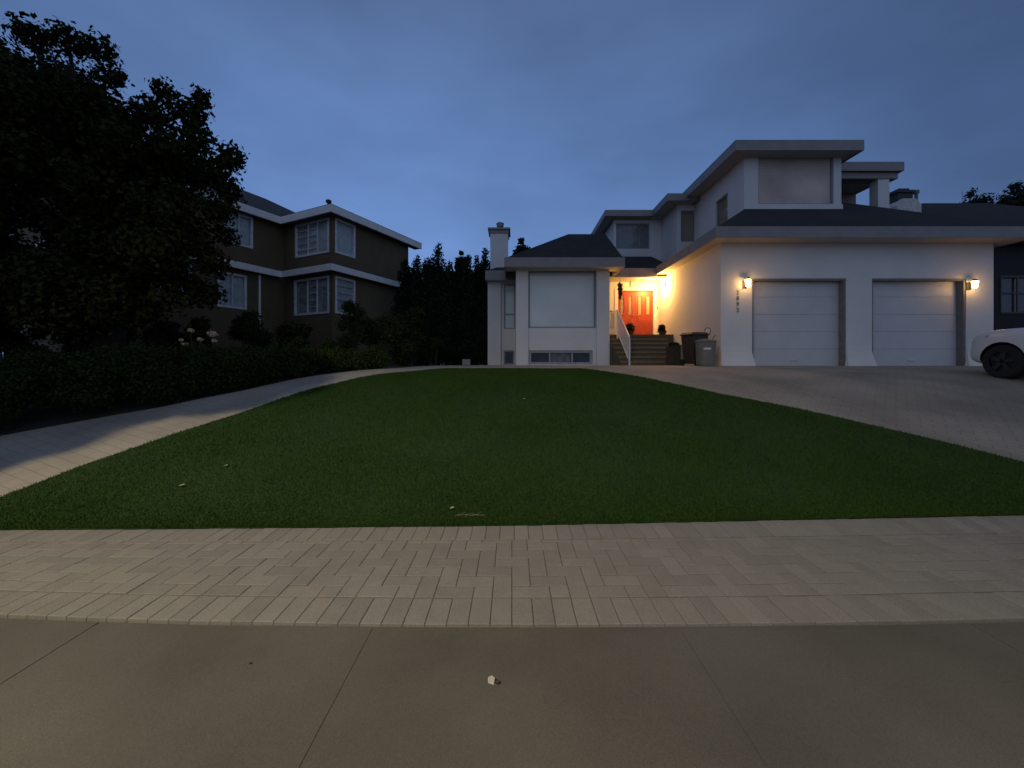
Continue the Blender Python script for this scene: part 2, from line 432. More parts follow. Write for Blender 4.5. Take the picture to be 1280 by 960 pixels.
def grass(name, n, lab):
    y = 3.5 + (topY-3.5)*rng.random(n)**1.7
    a = np.array([lL(v) for v in y]); b = np.array([lR(v) for v in y])
    x = a + (b-a)*rng.random(n) + rng.normal(size=n)*.012
    y = np.where(y < 5, y + np.clip(x, -6, 6)*np.where(x > 0, .030, .014)*(5-y)/1.5, y)
    keep = np.abs(x/y) < 1.55; x, y = x[keep], y[keep]; n = len(x)
    gz = CZ - np.interp(y, _gy, _gs)
    # gentle mowing unevenness and worn spots
    hn = .016 + .005*np.sin(x*2.1+y*1.3)*np.sin(y*2.7-x) + rng.uniform(-.006, .012, n)
    ang = rng.random(n)*2*np.pi; w = .0030 + .0012*y/4; lean = rng.normal(size=(n, 2))*.010
    c, s = np.cos(ang)*w, np.sin(ang)*w
    v = np.stack([np.stack([x-c, y-s, gz+.008], 1), np.stack([x+c, y+s, gz+.008], 1), np.stack([x+lean[:, 0], y+lean[:, 1], gz+.012+hn], 1)], 1).reshape(-1, 3)
    me = bpy.data.meshes.new('blades')
    me.vertices.add(n*3); me.loops.add(n*3); me.polygons.add(n)
    me.vertices.foreach_set('co', v.ravel().astype('f'))
    me.loops.foreach_set('vertex_index', np.arange(n*3, dtype='i'))
    me.polygons.foreach_set('loop_start', np.arange(0, n*3, 3, dtype='i'))
    me.polygons.foreach_set('loop_total', np.full(n, 3, 'i'))
    me.update(calc_edges=True)
    o = link_mesh(name, me, mat('grass_blade', (.032, .084, .005), .75, (.015, .044, .003), 1.1, island=True, spec=.25))
    tag(o, lab, 'grass', kind='stuff')
grass('grass', 420000, 'short mown dark green grass covering the sloping front lawn')

# ---------------------------------------------------------------- white house
GH = 1.42
house = thing('white_house', (6.5, 14, GH), 'white stucco house with two garage doors, stepped upper storeys and a lit red front door', 'house')
HB = lambda mb, name, m, parent=None, **k: mb.build(name, m, parent or house, root=house, **k)

def hip(x0, x1, y0, y1, z, slope, back=True, left=True, right=True, cut=9):
    """hip roof solid over a rectangle, open sides cut vertically"""
    bm = bmesh.new(); bmesh.ops.create_cube(bm, size=1)
    for v in bm.verts: v.co = Vector((x0 + (v.co.x+.5)*(x1-x0), y0 + (v.co.y+.5)*(y1-y0), z + (v.co.z+.5)*cut))
    def clip(co, no):
        r = bmesh.ops.bisect_plane(bm, geom=bm.verts[:]+bm.edges[:]+bm.faces[:], plane_co=co, plane_no=no, clear_outer=True)
        ed = [e for e in r['geom_cut'] if isinstance(e, bmesh.types.BMEdge)]
        if ed: bmesh.ops.holes_fill(bm, edges=ed)
    clip((0, y0, z+.02), (0, -slope, 1))
    if back: clip((0, y1, z+.02), (0, slope, 1))
    if left: clip((x0, 0, z+.02), (-slope, 0, 1))
    if right: clip((x1, 0, z+.02), (slope, 0, 1))
    bm.verts.ensure_lookup_table(); bm.verts.index_update()
    vs = [tuple(v.co) for v in bm.verts]; fs = [tuple(v.index for v in f.verts) for f in bm.faces]; bm.free()
    return MB().add(vs, fs)
def gutter(x0, x1, y0, y1, z0, z1, w=.05, d=.003, sides='flr'):
    """fascia boards round an eave plus a soffit board"""
    m = MB()
    if 'f' in sides: m.box(x0-d, x1+d, y0-w, y0-d, z0, z1)
    if 'l' in sides: m.box(x0-w, x0-d-.001, y0-w, y1, z0+.001, z1-.001)
    if 'r' in sides: m.box(x1+d+.001, x1+w, y0-w, y1, z0+.001, z1-.001)
    return m
def window(x0, x1, z0, z1, y, fm, cover=None, nopane=False, fw=.05, mull=(), trans=(), depth=.05, parent=house, glassm=None, label=None, cm=None, mw=.025):
    """window in a wall facing the camera: frame (part) with pane and blind (sub-parts); y = outer face of the frame"""
    m = MB()
    m.box(x0, x1, y, y+depth, z1-fw, z1).box(x0, x1, y, y+depth, z0, z0+fw)
    m.box(x0, x0+fw, y, y+depth, z0+fw, z1-fw).box(x1-fw, x1, y, y+depth, z0+fw, z1-fw)
    for k in mull: m.box(x0+(x1-x0)*k-mw, x0+(x1-x0)*k+mw, y+.006, y+depth-.006, z0+fw, z1-fw)
    for k in trans: m.box(x0+fw, x1-fw, y+.009, y+depth-.009, z0+(z1-z0)*k-mw, z0+(z1-z0)*k+mw)
    w = HB(m, 'window', fm)
    if label: w['label'] = label
    if not nopane: HB(MB().box(x0+fw-.005, x1-fw+.005, y+depth*.55, y+depth*.55+.006, z0+fw-.005, z1-fw+.005), 'pane', glassm or glass, w)
    if cover: HB(MB().box(x0+fw*.5, x1-fw*.5, y+depth+.008, y+depth+.02, z0+fw*.5, z1-fw*.5), cm or 'blind', cover, w)
    return w

Yg = 11.5
# garage volume: front wall with two door openings, left side wall
XL, XR, ZE = 6.25, 14.42, 5.12
d1 = (7.19, 10.01); d2 = (10.78, 13.60); dz1 = Z(348, Yg)
w = MB()
w.wall('y', Yg, Yg+.3, XL, XR, GH-.1, ZE, [(d1[0], d1[1], GH-.2, dz1), (d2[0], d2[1], GH-.2, dz1)])
w.box(XL, XL+.25, Yg+.3, 18.5, GH-.1, ZE)                 # side wall back to the entry
w.box(XR-.25, XR, Yg+.3, 18.5, GH-.1, ZE)
HB(w, 'wall', stucco)
# flared plinths at the foot of the garage pillars
for a, b in ((XL+.02, d1[0]-.02), (d1[1]+.02, d2[0]-.02), (d2[1]+.02, XR-.02)):
    p = MB(); prof = [(.62, .0, .004), (.45, .008, .02), (.28, .025, .05), (.12, .05, .10), (-.05, .075, .15)]
    for (h1, e1, q1), (h2, e2, q2) in zip(prof, prof[1:]):
        p.hull([(a-e1, Yg-q1, GH+h1), (b+e1, Yg-q1, GH+h1), (b+e1, Yg-.001, GH+h1), (a-e1, Yg-.001, GH+h1)],
               [(a-e2, Yg-q2, GH+h2), (b+e2, Yg-q2, GH+h2), (b+e2, Yg-.001, GH+h2), (a-e2, Yg-.001, GH+h2)])
    HB(p, 'plinth', stucco)
def garage_door(a, b, lab):
    y = Yg+.22; m = MB(); n = 5; h = (dz1-GH)/n
    for i in range(n):
        z0 = GH+.0+i*h
        m.box(a, b, y+.012, y+.05, z0, z0+h)
        k = 1
        pw = (b-a)/k
        for c in range(k):
            m.box(a+.02, b-.02, y, y+.011, z0+.012, z0+h-.012)
    g = HB(m, 'garage_door', door_w, bevel=.004)
    g['label'] = lab
    HB(MB().box((a+b)/2-.12, (a+b)/2+.12, y-.03, y-.002, GH+.18, GH+.21), 'handle', metal_w, g)
    HB(MB().box(a+.01, b-.01, y-.004, y+.04, GH-.03, GH-.002), 'bottom_seal', black_pl, g)
    t = MB()
    t.box(a+.002, a+.05, y-.20, y-.002, GH-.02, dz1-.06).box(b-.05, b-.002, y-.20, y-.002, GH-.02, dz1-.06).box(a+.002, b-.002, y-.20, y-.002, dz1-.058, dz1-.002)
    HB(t, 'door_jamb', jamb_m)
garage_door(*d1, 'left garage door beside the house number'); garage_door(*d2, 'right garage door')
# garage eave, soffit and roof
ex0, ex1, ey = 5.86, 14.95, 10.98; ez = 5.12; et = 5.42
HB(MB().box(ex0, ex1, ey, Yg+.35, ez+.002, ez+.05).box(ex0, XL+.2, Yg+.351, 15.6, ez+.002, ez+.05).box(XR-.1, ex1, Yg+.351, 18, ez+.002, ez+.05), 'soffit', soffit_m)
HB(gutter(ex0, ex1, ey, 15.49, ez-.02, et), 'fascia', trimw)
HB(hip(ex0, ex1, ey, 19.5, et-.02, .66), 'roof', shingle)
# main upper volume
ux0, ux1, uy = 7.86, 11.15, 13.0
uz0, uz1 = 6.5, 8.55
wy0 = Z(255, uy); wy1 = Z(192, uy); wx0, wx1 = X(948, uy), X(1042, uy)
w = MB().wall('y', uy, uy+.3, ux0, ux1, uz0-.5, uz1, [(wx0, wx1, wy0, wy1)])
swn = (14.0, 14.85, 6.55, 7.75)
w.wall('x', ux0, ux0+.25, uy+.3, 17.5, uz0-1.2, uz1, [swn])
w.box(ux1-.25, ux1, uy+.3, 17.5, uz0-.5, uz1)
HB(w, 'wall', stucco)
HB(MB().box(ux0-.03, ux1+.03, uy-.03, uy-.002, wy0-.18, wy0-.02), 'sill', stucco)
window(wx0, wx1, wy0, wy1, uy+.03, frame_grey, shutter_m, nopane=True, cm='shutter', fw=.04, label='large upper window with a closed roller shutter')
def side_window(x, y0, y1, z0, z1, fm, cover, mull=0, name='window'):
    m = MB(); fw = .05
    m.box(x, x+.05, y0, y1, z1-fw, z1).box(x, x+.05, y0, y1, z0, z0+fw).box(x, x+.05, y0, y0+fw, z0+fw, z1-fw).box(x, x+.05, y1-fw, y1, z0+fw, z1-fw)
    w = HB(m, name, fm)
    HB(MB().box(x+.026, x+.032, y0+fw-.004, y1-fw+.004, z0+fw-.004, z1-fw+.004), 'pane', glass, w)
    HB(MB().box(x+.07, x+.09, y0+.02, y1-.02, z0+.02, z1-.02), 'blind', cover, w)
side_window(ux0+.06, *swn, frame_grey, blind_warm)
def eave(x0, x1, y0, y1, zt, h, slope, back=True, left=True, right=True, sof=True):
    HB(MB().box(x0, x1, y0, y1, zt-h+.03, zt-h+.07), 'soffit', soffit_m)
    HB(gutter(x0, x1, y0, y1, zt-h, zt), 'fascia', trimw)
    HB(hip(x0, x1, y0, y1, zt-.02, slope, back, left, right), 'roof', shingle)
uez = 8.80
eave(7.33, 11.42, 12.55, 17.2, uez, .34, .18)
# covered balcony to the right
eave(11.50, 13.95, 13.75, 16.4, 8.72, .32, .16)
HB(MB().box(X(1093, 14.0), X(1107, 14.0), 13.86, 14.2, 6.6, 8.38), 'column', stucco)
HB(MB().box(11.16, 13.9, 13.82, 14.24, 8.18, 8.41), 'balcony_beam', trimw)
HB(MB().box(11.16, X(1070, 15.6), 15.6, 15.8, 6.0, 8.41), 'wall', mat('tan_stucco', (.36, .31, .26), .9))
# stepped upper volume in the middle
my = 16.5; mx0 = 7.1
mw = (X(851, my), X(890, my), Z(302, my), Z(263, my))
HB(MB().wall('y', my, my+.3, mx0, 9.5, 6.0, 8.36, [mw]).box(mx0, mx0+.25, my+.3, 19, 6.0, 8.36), 'wall', stucco)
wA = (mw[0]+mw[1])/2
window(mw[0], wA-.02, mw[2], mw[3], my+.06, frame_grey, blind_warm, fw=.05)
window(wA+.02, mw[1], mw[2], mw[3], my+.06, frame_grey, mat('tan_blind', (.30, .26, .22), .7), fw=.05)
eave(6.54, 7.7, 16.06, 19.4, 8.62, .30, .30, right=False)
HB(MB().box(7.70, 8.6, 16.06, 16.9, 8.35, 8.60), 'fascia', trimw)
# stepped upper volume on the left
ly = 18.2; lx0 = 4.82
lw = (X(770, ly), X(812, ly), Z(311, ly), Z(279, ly))
HB(MB().wall('y', ly, ly+.3, lx0, 7.09, 5.6, 8.34, [lw]).box(lx0, lx0+.25, ly+.3, 21.0, 5.6, 8.34), 'wall', stucco)
window(*lw, ly+.06, frame_grey, mat('grey_blind', (.27, .27, .29), .6), mull=(.72,))
eave(4.36, 7.3, 17.78, 22, 8.62, .28, .36, right=False)
# entry: porch wall, ceiling, roof, fascia
ey2, dy = 15.5, 16.4
LZ = 2.64                                                   # landing height
dx0, dx1, dzt = X(771, dy), X(818, dy), Z(362, dy)
sl = (X(762, dy), X(769.5, dy), Z(412, dy), Z(388, dy))
tw = (X(752, dy), X(767, dy), Z(384, dy), Z(357, dy))
HB(MB().wall('y', dy, dy+.25, 3.4, XL-.001, GH-.1, 5.15, [(dx0, dx1, LZ, dzt), sl]), 'wall', stucco)
HB(MB().box(3.67, XL-.002, ey2, dy-.002, 5.0, 5.05), 'porch_ceiling', soffit_m)
HB(MB().box(4.09, 5.86, ey2-.05, ey2-.003, 5.0, 5.36), 'fascia', trimw)
HB(MB().hull([(3.7, ey2, 5.38), (6.6, ey2, 5.38), (6.6, 18.2, 5.38+.45*2.7), (3.7, 18.2, 5.38+.45*2.7)],
             [(3.7, ey2, 5.06), (6.6, ey2, 5.06), (6.6, 18.2, 5.06), (3.7, 18.2, 5.06)]), 'roof', shingle)
# red double door
def front_door(a, b, side):
    m = MB(); y = dy+.06; lz0, lz1 = Z(393, dy), Z(370, dy); W = b-a
    l1 = (a+W*.17, a+W*.37, lz0, lz1); l2 = (a+W*.63, a+W*.83, lz0, lz1)
    m.wall('y', y, y+.045, a, b, LZ+.01, dzt-.05, [l1, l2])
    for c in (l1, l2):
        m.box(c[0], c[1], y-.008, y-.001, LZ+.2, lz0-.18)
    d = HB(m, 'front_door', red_door, bevel=.004)
    for c in (l1, l2):
        HB(MB().box(c[0]+.001, c[1]-.001, y+.015, y+.03, c[2]+.001, c[3]-.001), 'door_light', mat('etched_glass', (.34, .30, .20), .12, (.22, .20, .14), 14), d)
        t = MB(); e = .022
        t.box(c[0]-e, c[1]+e, y-.012, y-.002, c[3], c[3]+e).box(c[0]-e, c[1]+e, y-.012, y-.002, c[2]-e, c[2]).box(c[0]-e, c[0], y-.012, y-.002, c[2]+.0005, c[3]-.0005).box(c[1], c[1]+e, y-.012, y-.002, c[2]+.0005, c[3]-.0005)
        HB(t, 'light_trim', red_door, d)
    hx = b-.07 if side < 0 else a+.07
    HB(MB().tube([(hx, y-.01, LZ+.95), (hx, y-.05, LZ+.95), (hx-side*-.08, y-.05, LZ+.95)], .012), 'handle', mat('brass', (.6, .42, .15), .3, metal=1), d)
dm = (dx0+dx1)/2
front_door(dx0+.05, dm-.003, -1); front_door(dm+.003, dx1-.05, 1)
HB(MB().box(dx0-.09, dx0+.045, dy-.02, dy+.1, LZ, dzt-.045).box(dx1-.045, dx1+.07, dy-.02, dy+.1, LZ, dzt-.045).box(dx0-.09, dx1+.07, dy-.02, dy+.1, dzt-.043, dzt+.06), 'door_frame', brightw)
window(*sl, dy+.05, frame_white, mat('amber_blind', (.30, .22, .12), .6), fw=.03)
# bay on the left with the big window
by = 14.4; bx0, bx1 = X(645, by), X(762, by); Bt = 5.05
pw = .46
HB(MB().box(bx0, bx0+pw, by, by+.4, GH-.1, Bt), 'pillar', stucco)
HB(MB().box(bx1-pw-.02, bx1, by, by+.4, GH-.1, Bt), 'pillar', stucco)
rx0, rx1 = bx0+pw, bx1-pw-.02; ry = by+.12
bw = (rx0+.001, rx1-.001, Z(410, ry), Z(338, ry)); cw = (X(661, ry), X(741, ry), GH+.06, Z(438, ry))
HB(MB().wall('y', ry, ry+.25, rx0, rx1, GH-.1, Bt, [bw, cw]).box(bx0, bx0+.2, by+.401, 20, GH-.1, Bt).box(bx1-.2, bx1, by+.401, dy-.001, GH-.1, Bt), 'wall', stucco)
window(*bw, ry+.08, frame_grey, blind_blue, fw=.06, label='big bay window with pale closed blinds')
cwn = window(*cw, ry+.05, mat('mid_grey_frame', (.33, .34, .36), .5), None, fw=.09, mull=(.33, .68), mw=.03, label='low wide basement window in three lights')
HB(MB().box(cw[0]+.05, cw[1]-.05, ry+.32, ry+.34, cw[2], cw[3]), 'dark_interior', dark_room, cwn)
c = MB()
for k in range(26):                                         # gathered curtain behind the middle light
    a = cw[0]+(cw[1]-cw[0])*(.36+.30*k/26); c.box(a, a+.018, ry+.20+.015*math.sin(k*1.7), ry+.23+.015*math.sin(k*1.7), cw[2]+.03, cw[3]-.05)
HB(c, 'curtain', curtain_m, cwn)
bex0, bex1, bey = X(632, 13.95), X(779, 13.95), 13.95
HB(MB().box(bex0, bex1, bey, by+.3, 5.04, 5.09), 'soffit', soffit_m)
HB(gutter(bex0, bex1, bey, 17, 5.02, 5.36), 'fascia', trimw)
HB(hip(bex0, bex1, bey, 19.3, 5.34, .66, right=False), 'roof', shingle)
# recessed left wing and chimney
cy0 = 16.3
HB(MB().wall('y', cy0, cy0+.25, -.93, bx0-.001, GH-.1, 5.05, [(X(630, cy0), X(644, cy0), Z(411, cy0), Z(355, cy0)), (X(629.5, cy0), X(643, cy0), GH+.05, Z(438, cy0))]).box(-.93, -.7, cy0+.251, 21, GH-.1, 5.05), 'wall', stucco)
window(X(630, cy0), X(644, cy0), Z(411, cy0), Z(355, cy0), cy0+.05, frame_grey, blind_blue, fw=.05, trans=(.33,))
window(X(629.5, cy0), X(643, cy0), GH+.05, Z(438, cy0), cy0+.05, frame_grey, dark_room, fw=.06, cm='dark_interior')
HB(MB().box(-1.02, X(626, cy0-.12), cy0-.16, cy0-.002, GH-.1, 4.96), 'chimney_breast', stucco)
HB(MB().box(-1.08, .12, 15.82, 17, 4.97, 5.01), 'soffit', soffit_m)
HB(MB().box(-1.10, .145, 15.76, 15.815, 4.95, 5.34).box(-1.10, -1.05, 15.816, 19, 4.951, 5.339), 'fascia', trimw)
HB(MB().hull([(-1.04, 15.82, 5.34), (bx0+.1, 15.82, 5.34), (bx0+.1, 17.2, 6.0), (-.2, 17.2, 6.0)], [(-1.04, 15.82, 5.02), (bx0+.1, 15.82, 5.02), (bx0+.1, 17.2, 5.02), (-1.04, 17.2, 5.02)]), 'roof', shingle)
ch = HB(MB().box(-.93, -.17, 16.45, 17.3, 5.0, 7.10), 'chimney', stucco)
HB(MB().box(-.97, -.13, 16.41, 17.34, 7.101, 7.24).box(-1.03, -.07, 16.35, 17.40, 7.241, 7.32), 'chimney_cap', trimw, ch)
HB(MB().lathe(-.52, 16.85, [(.09, 7.321), (.09, 7.52), (.15, 7.53), (.15, 7.60), (.17, 7.61), (.17, 7.66), (.10, 7.70)], 14), 'flue', mat('galvanised', (.28, .28, .28), .5, metal=.5), ch)
# floors so that nothing reads hollow
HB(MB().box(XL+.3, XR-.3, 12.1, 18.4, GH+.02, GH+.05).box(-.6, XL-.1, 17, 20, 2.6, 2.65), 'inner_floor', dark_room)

# porch landing and steps
steps = thing('front_steps', (5.0, 14, GH), 'dark olive carpeted steps rising to the porch of the red door', 'steps')
nst = 7; rise = (LZ-GH)/nst; y0 = 13.25; m = MB()
sx0, sx1 = bx1+.01, 5.86
for i in range(nst-1):
    m.box(sx0 if i > 3 else 3.75, sx1, y0+.27*i, y0+.27*(i+1)+.001, GH-.1, GH+rise*(i+1))
    MB().box((sx0 if i > 3 else 3.75)-.0, sx1+.01, y0+.27*i-.03, y0+.27*i-.001, GH+rise*(i+1)-.05, GH+rise*(i+1)+.004).build('nosing', mat('step_nosing', (.20, .17, .11), .8), steps)
m.build('step_flight', step_m, steps)
MB().box(sx0, 6.24, y0+.27*(nst-1), dy-.03, GH-.1, LZ).box(sx0, 6.24, y0+.27*(nst-1)-.03, y0+.27*(nst-1)-.001, LZ-.09, LZ+.002).build('landing', step_m, steps)
rl = thing('stair_railing', (4.04, 13.2, GH), 'white metal railing climbing the porch steps', 'railing')
rx = 4.04; m = MB()
pA = (rx, 13.22, GH+1.0); pB = (rx, 14.72, LZ+.93); pC = (rx, 16.2, LZ+.93)
m.tube([pA, pB, pC], .028, 8); m.build('handrail', metal_w, rl)
for (y, zb, zt) in ((13.22, GH-.02, GH+1.0), (14.72, GH+.1, LZ+.93), (16.2, LZ, LZ+.93)):
    MB().box(rx-.028, rx+.028, y-.028, y+.028, zb, zt-.02).build('post', metal_w, rl)
m = MB(); n = 13
for i in range(1, n):
    y = 13.22+1.5*i/n; zt = GH+1.0+(LZ+.93-GH-1.0)*i/n; m.box(rx-.01, rx+.01, y-.01, y+.01, zt-.86, zt-.02)
for i in range(1, 12):
    y = 14.72+1.48*i/12; m.box(rx-.01, rx+.01, y-.01, y+.01, LZ+.06, LZ+.91)
m.tube([(rx, 13.22, GH+.16), (rx, 14.72, LZ+.09), (rx, 16.2, LZ+.09)], .015, 6)
m.build('balusters', metal_w, rl)

# ---------------------------------------------------------------- lamps
def wall_lamp(x, y, z, face, gm, power, label, col, rad=.05, sc=1, off=.12):
    """small lantern; face = unit vector away from the wall it is fixed to"""
    t = thing('wall_lamp', (x, y, z), label, 'wall lamp', 'warm lamps on the white house')
    fx, fy = face; cx, cy = x+fx*.13*sc, y+fy*.13*sc
    m = MB(); 
    if fy: m.box(x-.05*sc, x+.05*sc, y-.02, y, z-.10*sc, z+.08*sc)
    else: m.box(x-.02, x, y-.05*sc, y+.05*sc, z-.10*sc, z+.08*sc)
    m.tube([(x+fx*.01, y+fy*.01, z+.04*sc), (x+fx*.07*sc, y+fy*.07*sc, z+.13*sc), (cx, cy, z+.13*sc)], .008)
    m.build('bracket', lamp_metal, t)
    MB().lathe(cx, cy, [(.075*sc, z+.085*sc), (.04*sc, z+.12*sc), (.012, z+.14*sc)], 10).build('lamp_cap', lamp_metal, t)
    MB().lathe(cx, cy, [(.025*sc, z-.09*sc), (.045*sc, z-.06*sc), (.062*sc, z+.08*sc)], 10).build('lamp_shade', gm, t)
    L = bpy.data.lights.new('bulb', 'POINT'); L.energy = power; L.color = col; L.shadow_soft_size = rad
    lo = bpy.data.objects.new('bulb', L); C.objects.link(lo); lo.parent = t
    lo.location = (fx*(.13*sc+off), fy*(.13*sc+off), -.03)
    return t
wall_lamp(XL, 15.6, 4.72, (-1, 0), glow, 230, 'brightest lantern beside the red front door', (1.0, .50, .13), .07, 1.0, .26)
wall_lamp(X(934, 11.37), Yg, Z(354, 11.37), (0, -1), glow2, 5.5, 'lantern left of the left garage door', (1.0, .50, .13), .05, 1.25, .22)
wall_lamp(X(1217, 11.37), Yg, Z(356, 11.37), (0, -1), glow2, 5, 'lantern right of the right garage door', (1.0, .52, .16), .05, 1.25, .22)
# street lamp on the kerb behind the camera: its warm light reaches the walk and path
LAMP = (-4.6, -3.4, 7.86); lx = LAMP[0]
sl_t = thing('street_lamp', (lx, -5.4, -.12), 'tall street lamp across the kerb behind the viewer lighting the walk', 'street lamp')
MB().tube([(lx, -5.4, -.2), (lx, -5.4, 4), (lx, -5.4, 7.4), (lx, -5.0, 7.8), (lx, -3.7, 7.95)], [.09, .07, .055, .045, .04], 12).build('pole', metal_d, sl_t)
MB().box(lx-.14, lx+.14, -3.75, -3.1, 7.90, 8.0).build('lamp_head', metal_d, sl_t)
MB().box(lx-.10, lx+.10, -3.62, -3.22, 7.885, 7.899).build('lens', mat('street_lens', (1, .8, .5), emis=(1, .72, .38), estr=30), sl_t)
L = bpy.data.lights.new('street_bulb', 'SPOT'); L.energy = 4200; L.color = (1.0, .80, .50); L.spot_size = R(114); L.spot_blend = 1; L.shadow_soft_size = .05
lo = bpy.data.objects.new('street_bulb', L); C.objects.link(lo); lo.parent = sl_t; lo.location = (0, 2.0, 7.98); lo.rotation_euler = Vector((2.0, 4.3, -7.9)).to_track_quat('-Z', 'Y').to_euler()

# ---------------------------------------------------------------- house number
def text_mesh(s, size, depth):
    cu = bpy.data.curves.new('t', 'FONT'); cu.body = s; cu.size = size; cu.extrude = depth; cu.align_x = 'CENTER'
    to = bpy.data.objects.new('t', cu); C.objects.link(to)
    dg = bpy.context.evaluated_depsgraph_get(); me = bpy.data.meshes.new_from_object(to.evaluated_get(dg))
    bpy.data.objects.remove(to); return me
hn = thing('house_number', (X(922, Yg), Yg, Z(390, Yg)), 'dark house number running down the garage wall', 'house number')
for i, ch_ in enumerate('2892'):
    me = text_mesh(ch_, .17, .006)
    me.transform(Matrix.Translation((0, -.012, .53 - i*.175)) @ Matrix.Rotation(R(90), 4, 'X'))
    link_mesh('digit', me, mat('number_metal', (.17, .17, .17), .6), hn)

# ---------------------------------------------------------------- bins and small things by the garage
gz = G(11.9)
def wheelie(x, y):
    t = thing('wheeled_bin', (x, y, gz), 'brown wheeled bin with a lid against the garage side wall', 'bin', rotz=R(12))
    MB().hull([(-.27, -.30, .93), (.27, -.30, .93), (.27, .28, .93), (-.27, .28, .93)], [(-.20, -.22, .06), (.20, -.22, .06), (.20, .22, .06), (-.20, .22, .06)]).build('bin_body', bin_brown, t, local=True, bevel=.03)
    MB().box(-.30, .30, -.33, .27, .93, .965).hull([(-.24, -.25, 1.02), (.24, -.25, 1.02), (.24, .24, 1.03), (-.24, .24, 1.03)], [(-.29, -.31, .966), (.29, -.31, .966), (.29, .27, .966), (-.29, .27, .966)]).build('lid', bin_brown, t, local=True, bevel=.01)
    MB().tube([(-.25, .34, .97), (.25, .34, .97)], .018).build('handle', bin_brown, t, local=True)
    for s in (-1, 1): MB().tube([(s*.23, .22, .10), (s*.28, .22, .10)], .10, 16).build('wheel', rubber, t, local=True)
wheelie(X(867.5, 11.9), 11.9)
t = thing('round_bin', (X(881, 11.3), 11.25, G(11.3)), 'round grey bin with a pale sticker beside the brown bin', 'bin')
bx, byy, bz = X(881, 11.3), 11.25, G(11.3)
MB().lathe(bx, byy, [(.24, bz), (.25, bz+.03), (.265, bz+.45), (.275, bz+.68), (.285, bz+.70)], 24).build('bin_body', bin_grey, t, smooth=False)
MB().lathe(bx, byy, [(.295, bz+.701), (.295, bz+.73), (.26, bz+.76), (.10, bz+.79), (.02, bz+.795)], 24).build('lid', bin_grey, t)
m = MB()
for i in range(6):
    a0, a1 = R(-128+i*7), R(-128+(i+1)*7); r = .272
    m.add([(bx+r*math.cos(a0), byy+r*math.sin(a0), bz+.47), (bx+r*math.cos(a1), byy+r*math.sin(a1), bz+.47), (bx+(r+.004)*math.cos(a1), byy+(r+.004)*math.sin(a1), bz+.53), (bx+(r+.004)*math.cos(a0), byy+(r+.004)*math.sin(a0), bz+.53)], [(0, 1, 2, 3)])
m.build('sticker', label_m, t)
t = thing('garden_hook', (X(884, 11.75), 11.72, gz), 'curly dark metal garden hook standing behind the grey bin', 'garden hook')
hx, hy = X(884, 11.75), 11.72
pts = [(hx, hy, gz), (hx, hy, gz+.9)] + [(hx+.0+.09*math.sin(a), hy, gz+1.06-.10*math.cos(a)) for a in [R(d) for d in range(20, 300, 20)]]
MB().tube(pts, .011, 6).build('stake', metal_d, t)
pts = [(hx+.14, hy, gz), (hx+.15, hy, gz+.80), (hx+.19, hy, gz+.90), (hx+.25, hy, gz+.92)]
MB().tube(pts, .010, 6).build('arm', metal_d, t)
m = MB().box(X(839, 12.6), X(850, 12.6), 12.5, 13.0, G(12.6), G(12.6)+.68)
pb = thing('planter_box', (X(845, 12.6), 12.75, G(12.6)), 'low dark planter box between the steps and the brown bin', 'planter')
x0, x1 = X(838.5, 12.6), X(851, 12.6); zb = G(12.6)
MB().wall('y', 12.5, 12.53, x0, x1, zb, zb+.62).box(x0, x1, 12.97, 13.0, zb, zb+.62).box(x0, x0+.03, 12.531, 12.969, zb, zb+.62).box(x1-.03, x1, 12.531, 12.969, zb, zb+.62).box(x0-.02, x1+.02, 12.48, 12.529, zb+.621, zb+.67).box(x0+.031, x1-.031, 12.531, 12.969, zb+.45, zb+.55).build('box', mat('dark_wood', (.05, .038, .024), .8, (.03, .024, .016), 12), pb)
me = leaf_mesh([((x0+x1)/2-12.6*0, 12.75, zb+.68)], [.17], 500, .06, .6)
me.transform(Matrix.Translation((-pb.location.x, -pb.location.y, -pb.location.z))); link_mesh('foliage', me, leafs, pb)
solo('downpipe', MB().box(X(851.5, 12.3), X(851.5, 12.3)+.09, 12.26, 12.35, gz, gz+.62), trimw, (X(851.5, 12.3)+.04, 12.3, gz), 'short pale stone pedestal between planter and brown bin', 'pedestal', bevel=.01)
bpy.data.objects['downpipe'].name = 'stone_pedestal'
def pot_plant(x, y, z, r, h, label, n=700):
    t = thing('potted_plant', (x, y, z), label, 'potted plant', 'potted plants on the porch')
    MB().lathe(x, y, [(r*.55, z), (r*.8, z+h*.35), (r*.85, z+h*.37)], 14).build('pot', mat('dark_pot', (.06, .035, .022), .7), t)
    pts = [(x+random.uniform(-.5, .5)*r, y+random.uniform(-.4, .4)*r, z+h*.4+random.random()*h*.5) for _ in range(6)]
    me = leaf_mesh(pts, [r*.5]*6, n, .07, 1)
    me.transform(Matrix.Translation((-x, -y, -z))); link_mesh('foliage', me, leafs, t)
pot_plant(X(787, 15.4), 15.4, LZ, .22, .52, 'dark leafy potted plant left of the red door')
pot_plant(X(828, 14.95), 14.95, LZ, .20, .36, 'low dark potted plant right of the red door')
t = thing('hanging_basket', (X(775, 15.75), 15.75, 4.0), 'slim dark hanging plant under the porch ceiling by the red door', 'hanging basket')
x, y = X(775, 15.75), 15.75
MB().tube([(x, y, 5.0), (x, y, 4.75)], .006, 6).build('chain', metal_d, t)
MB().lathe(x, y, [(.04, 4.62), (.09, 4.70), (.10, 4.76)], 12).build('basket', metal_d, t)
me = leaf_mesh([(x, y, 4.72), (x, y, 4.55), (x+.02, y, 4.38), (x, y, 4.22)], [.11, .11, .09, .07], 800, .055, 1.2)
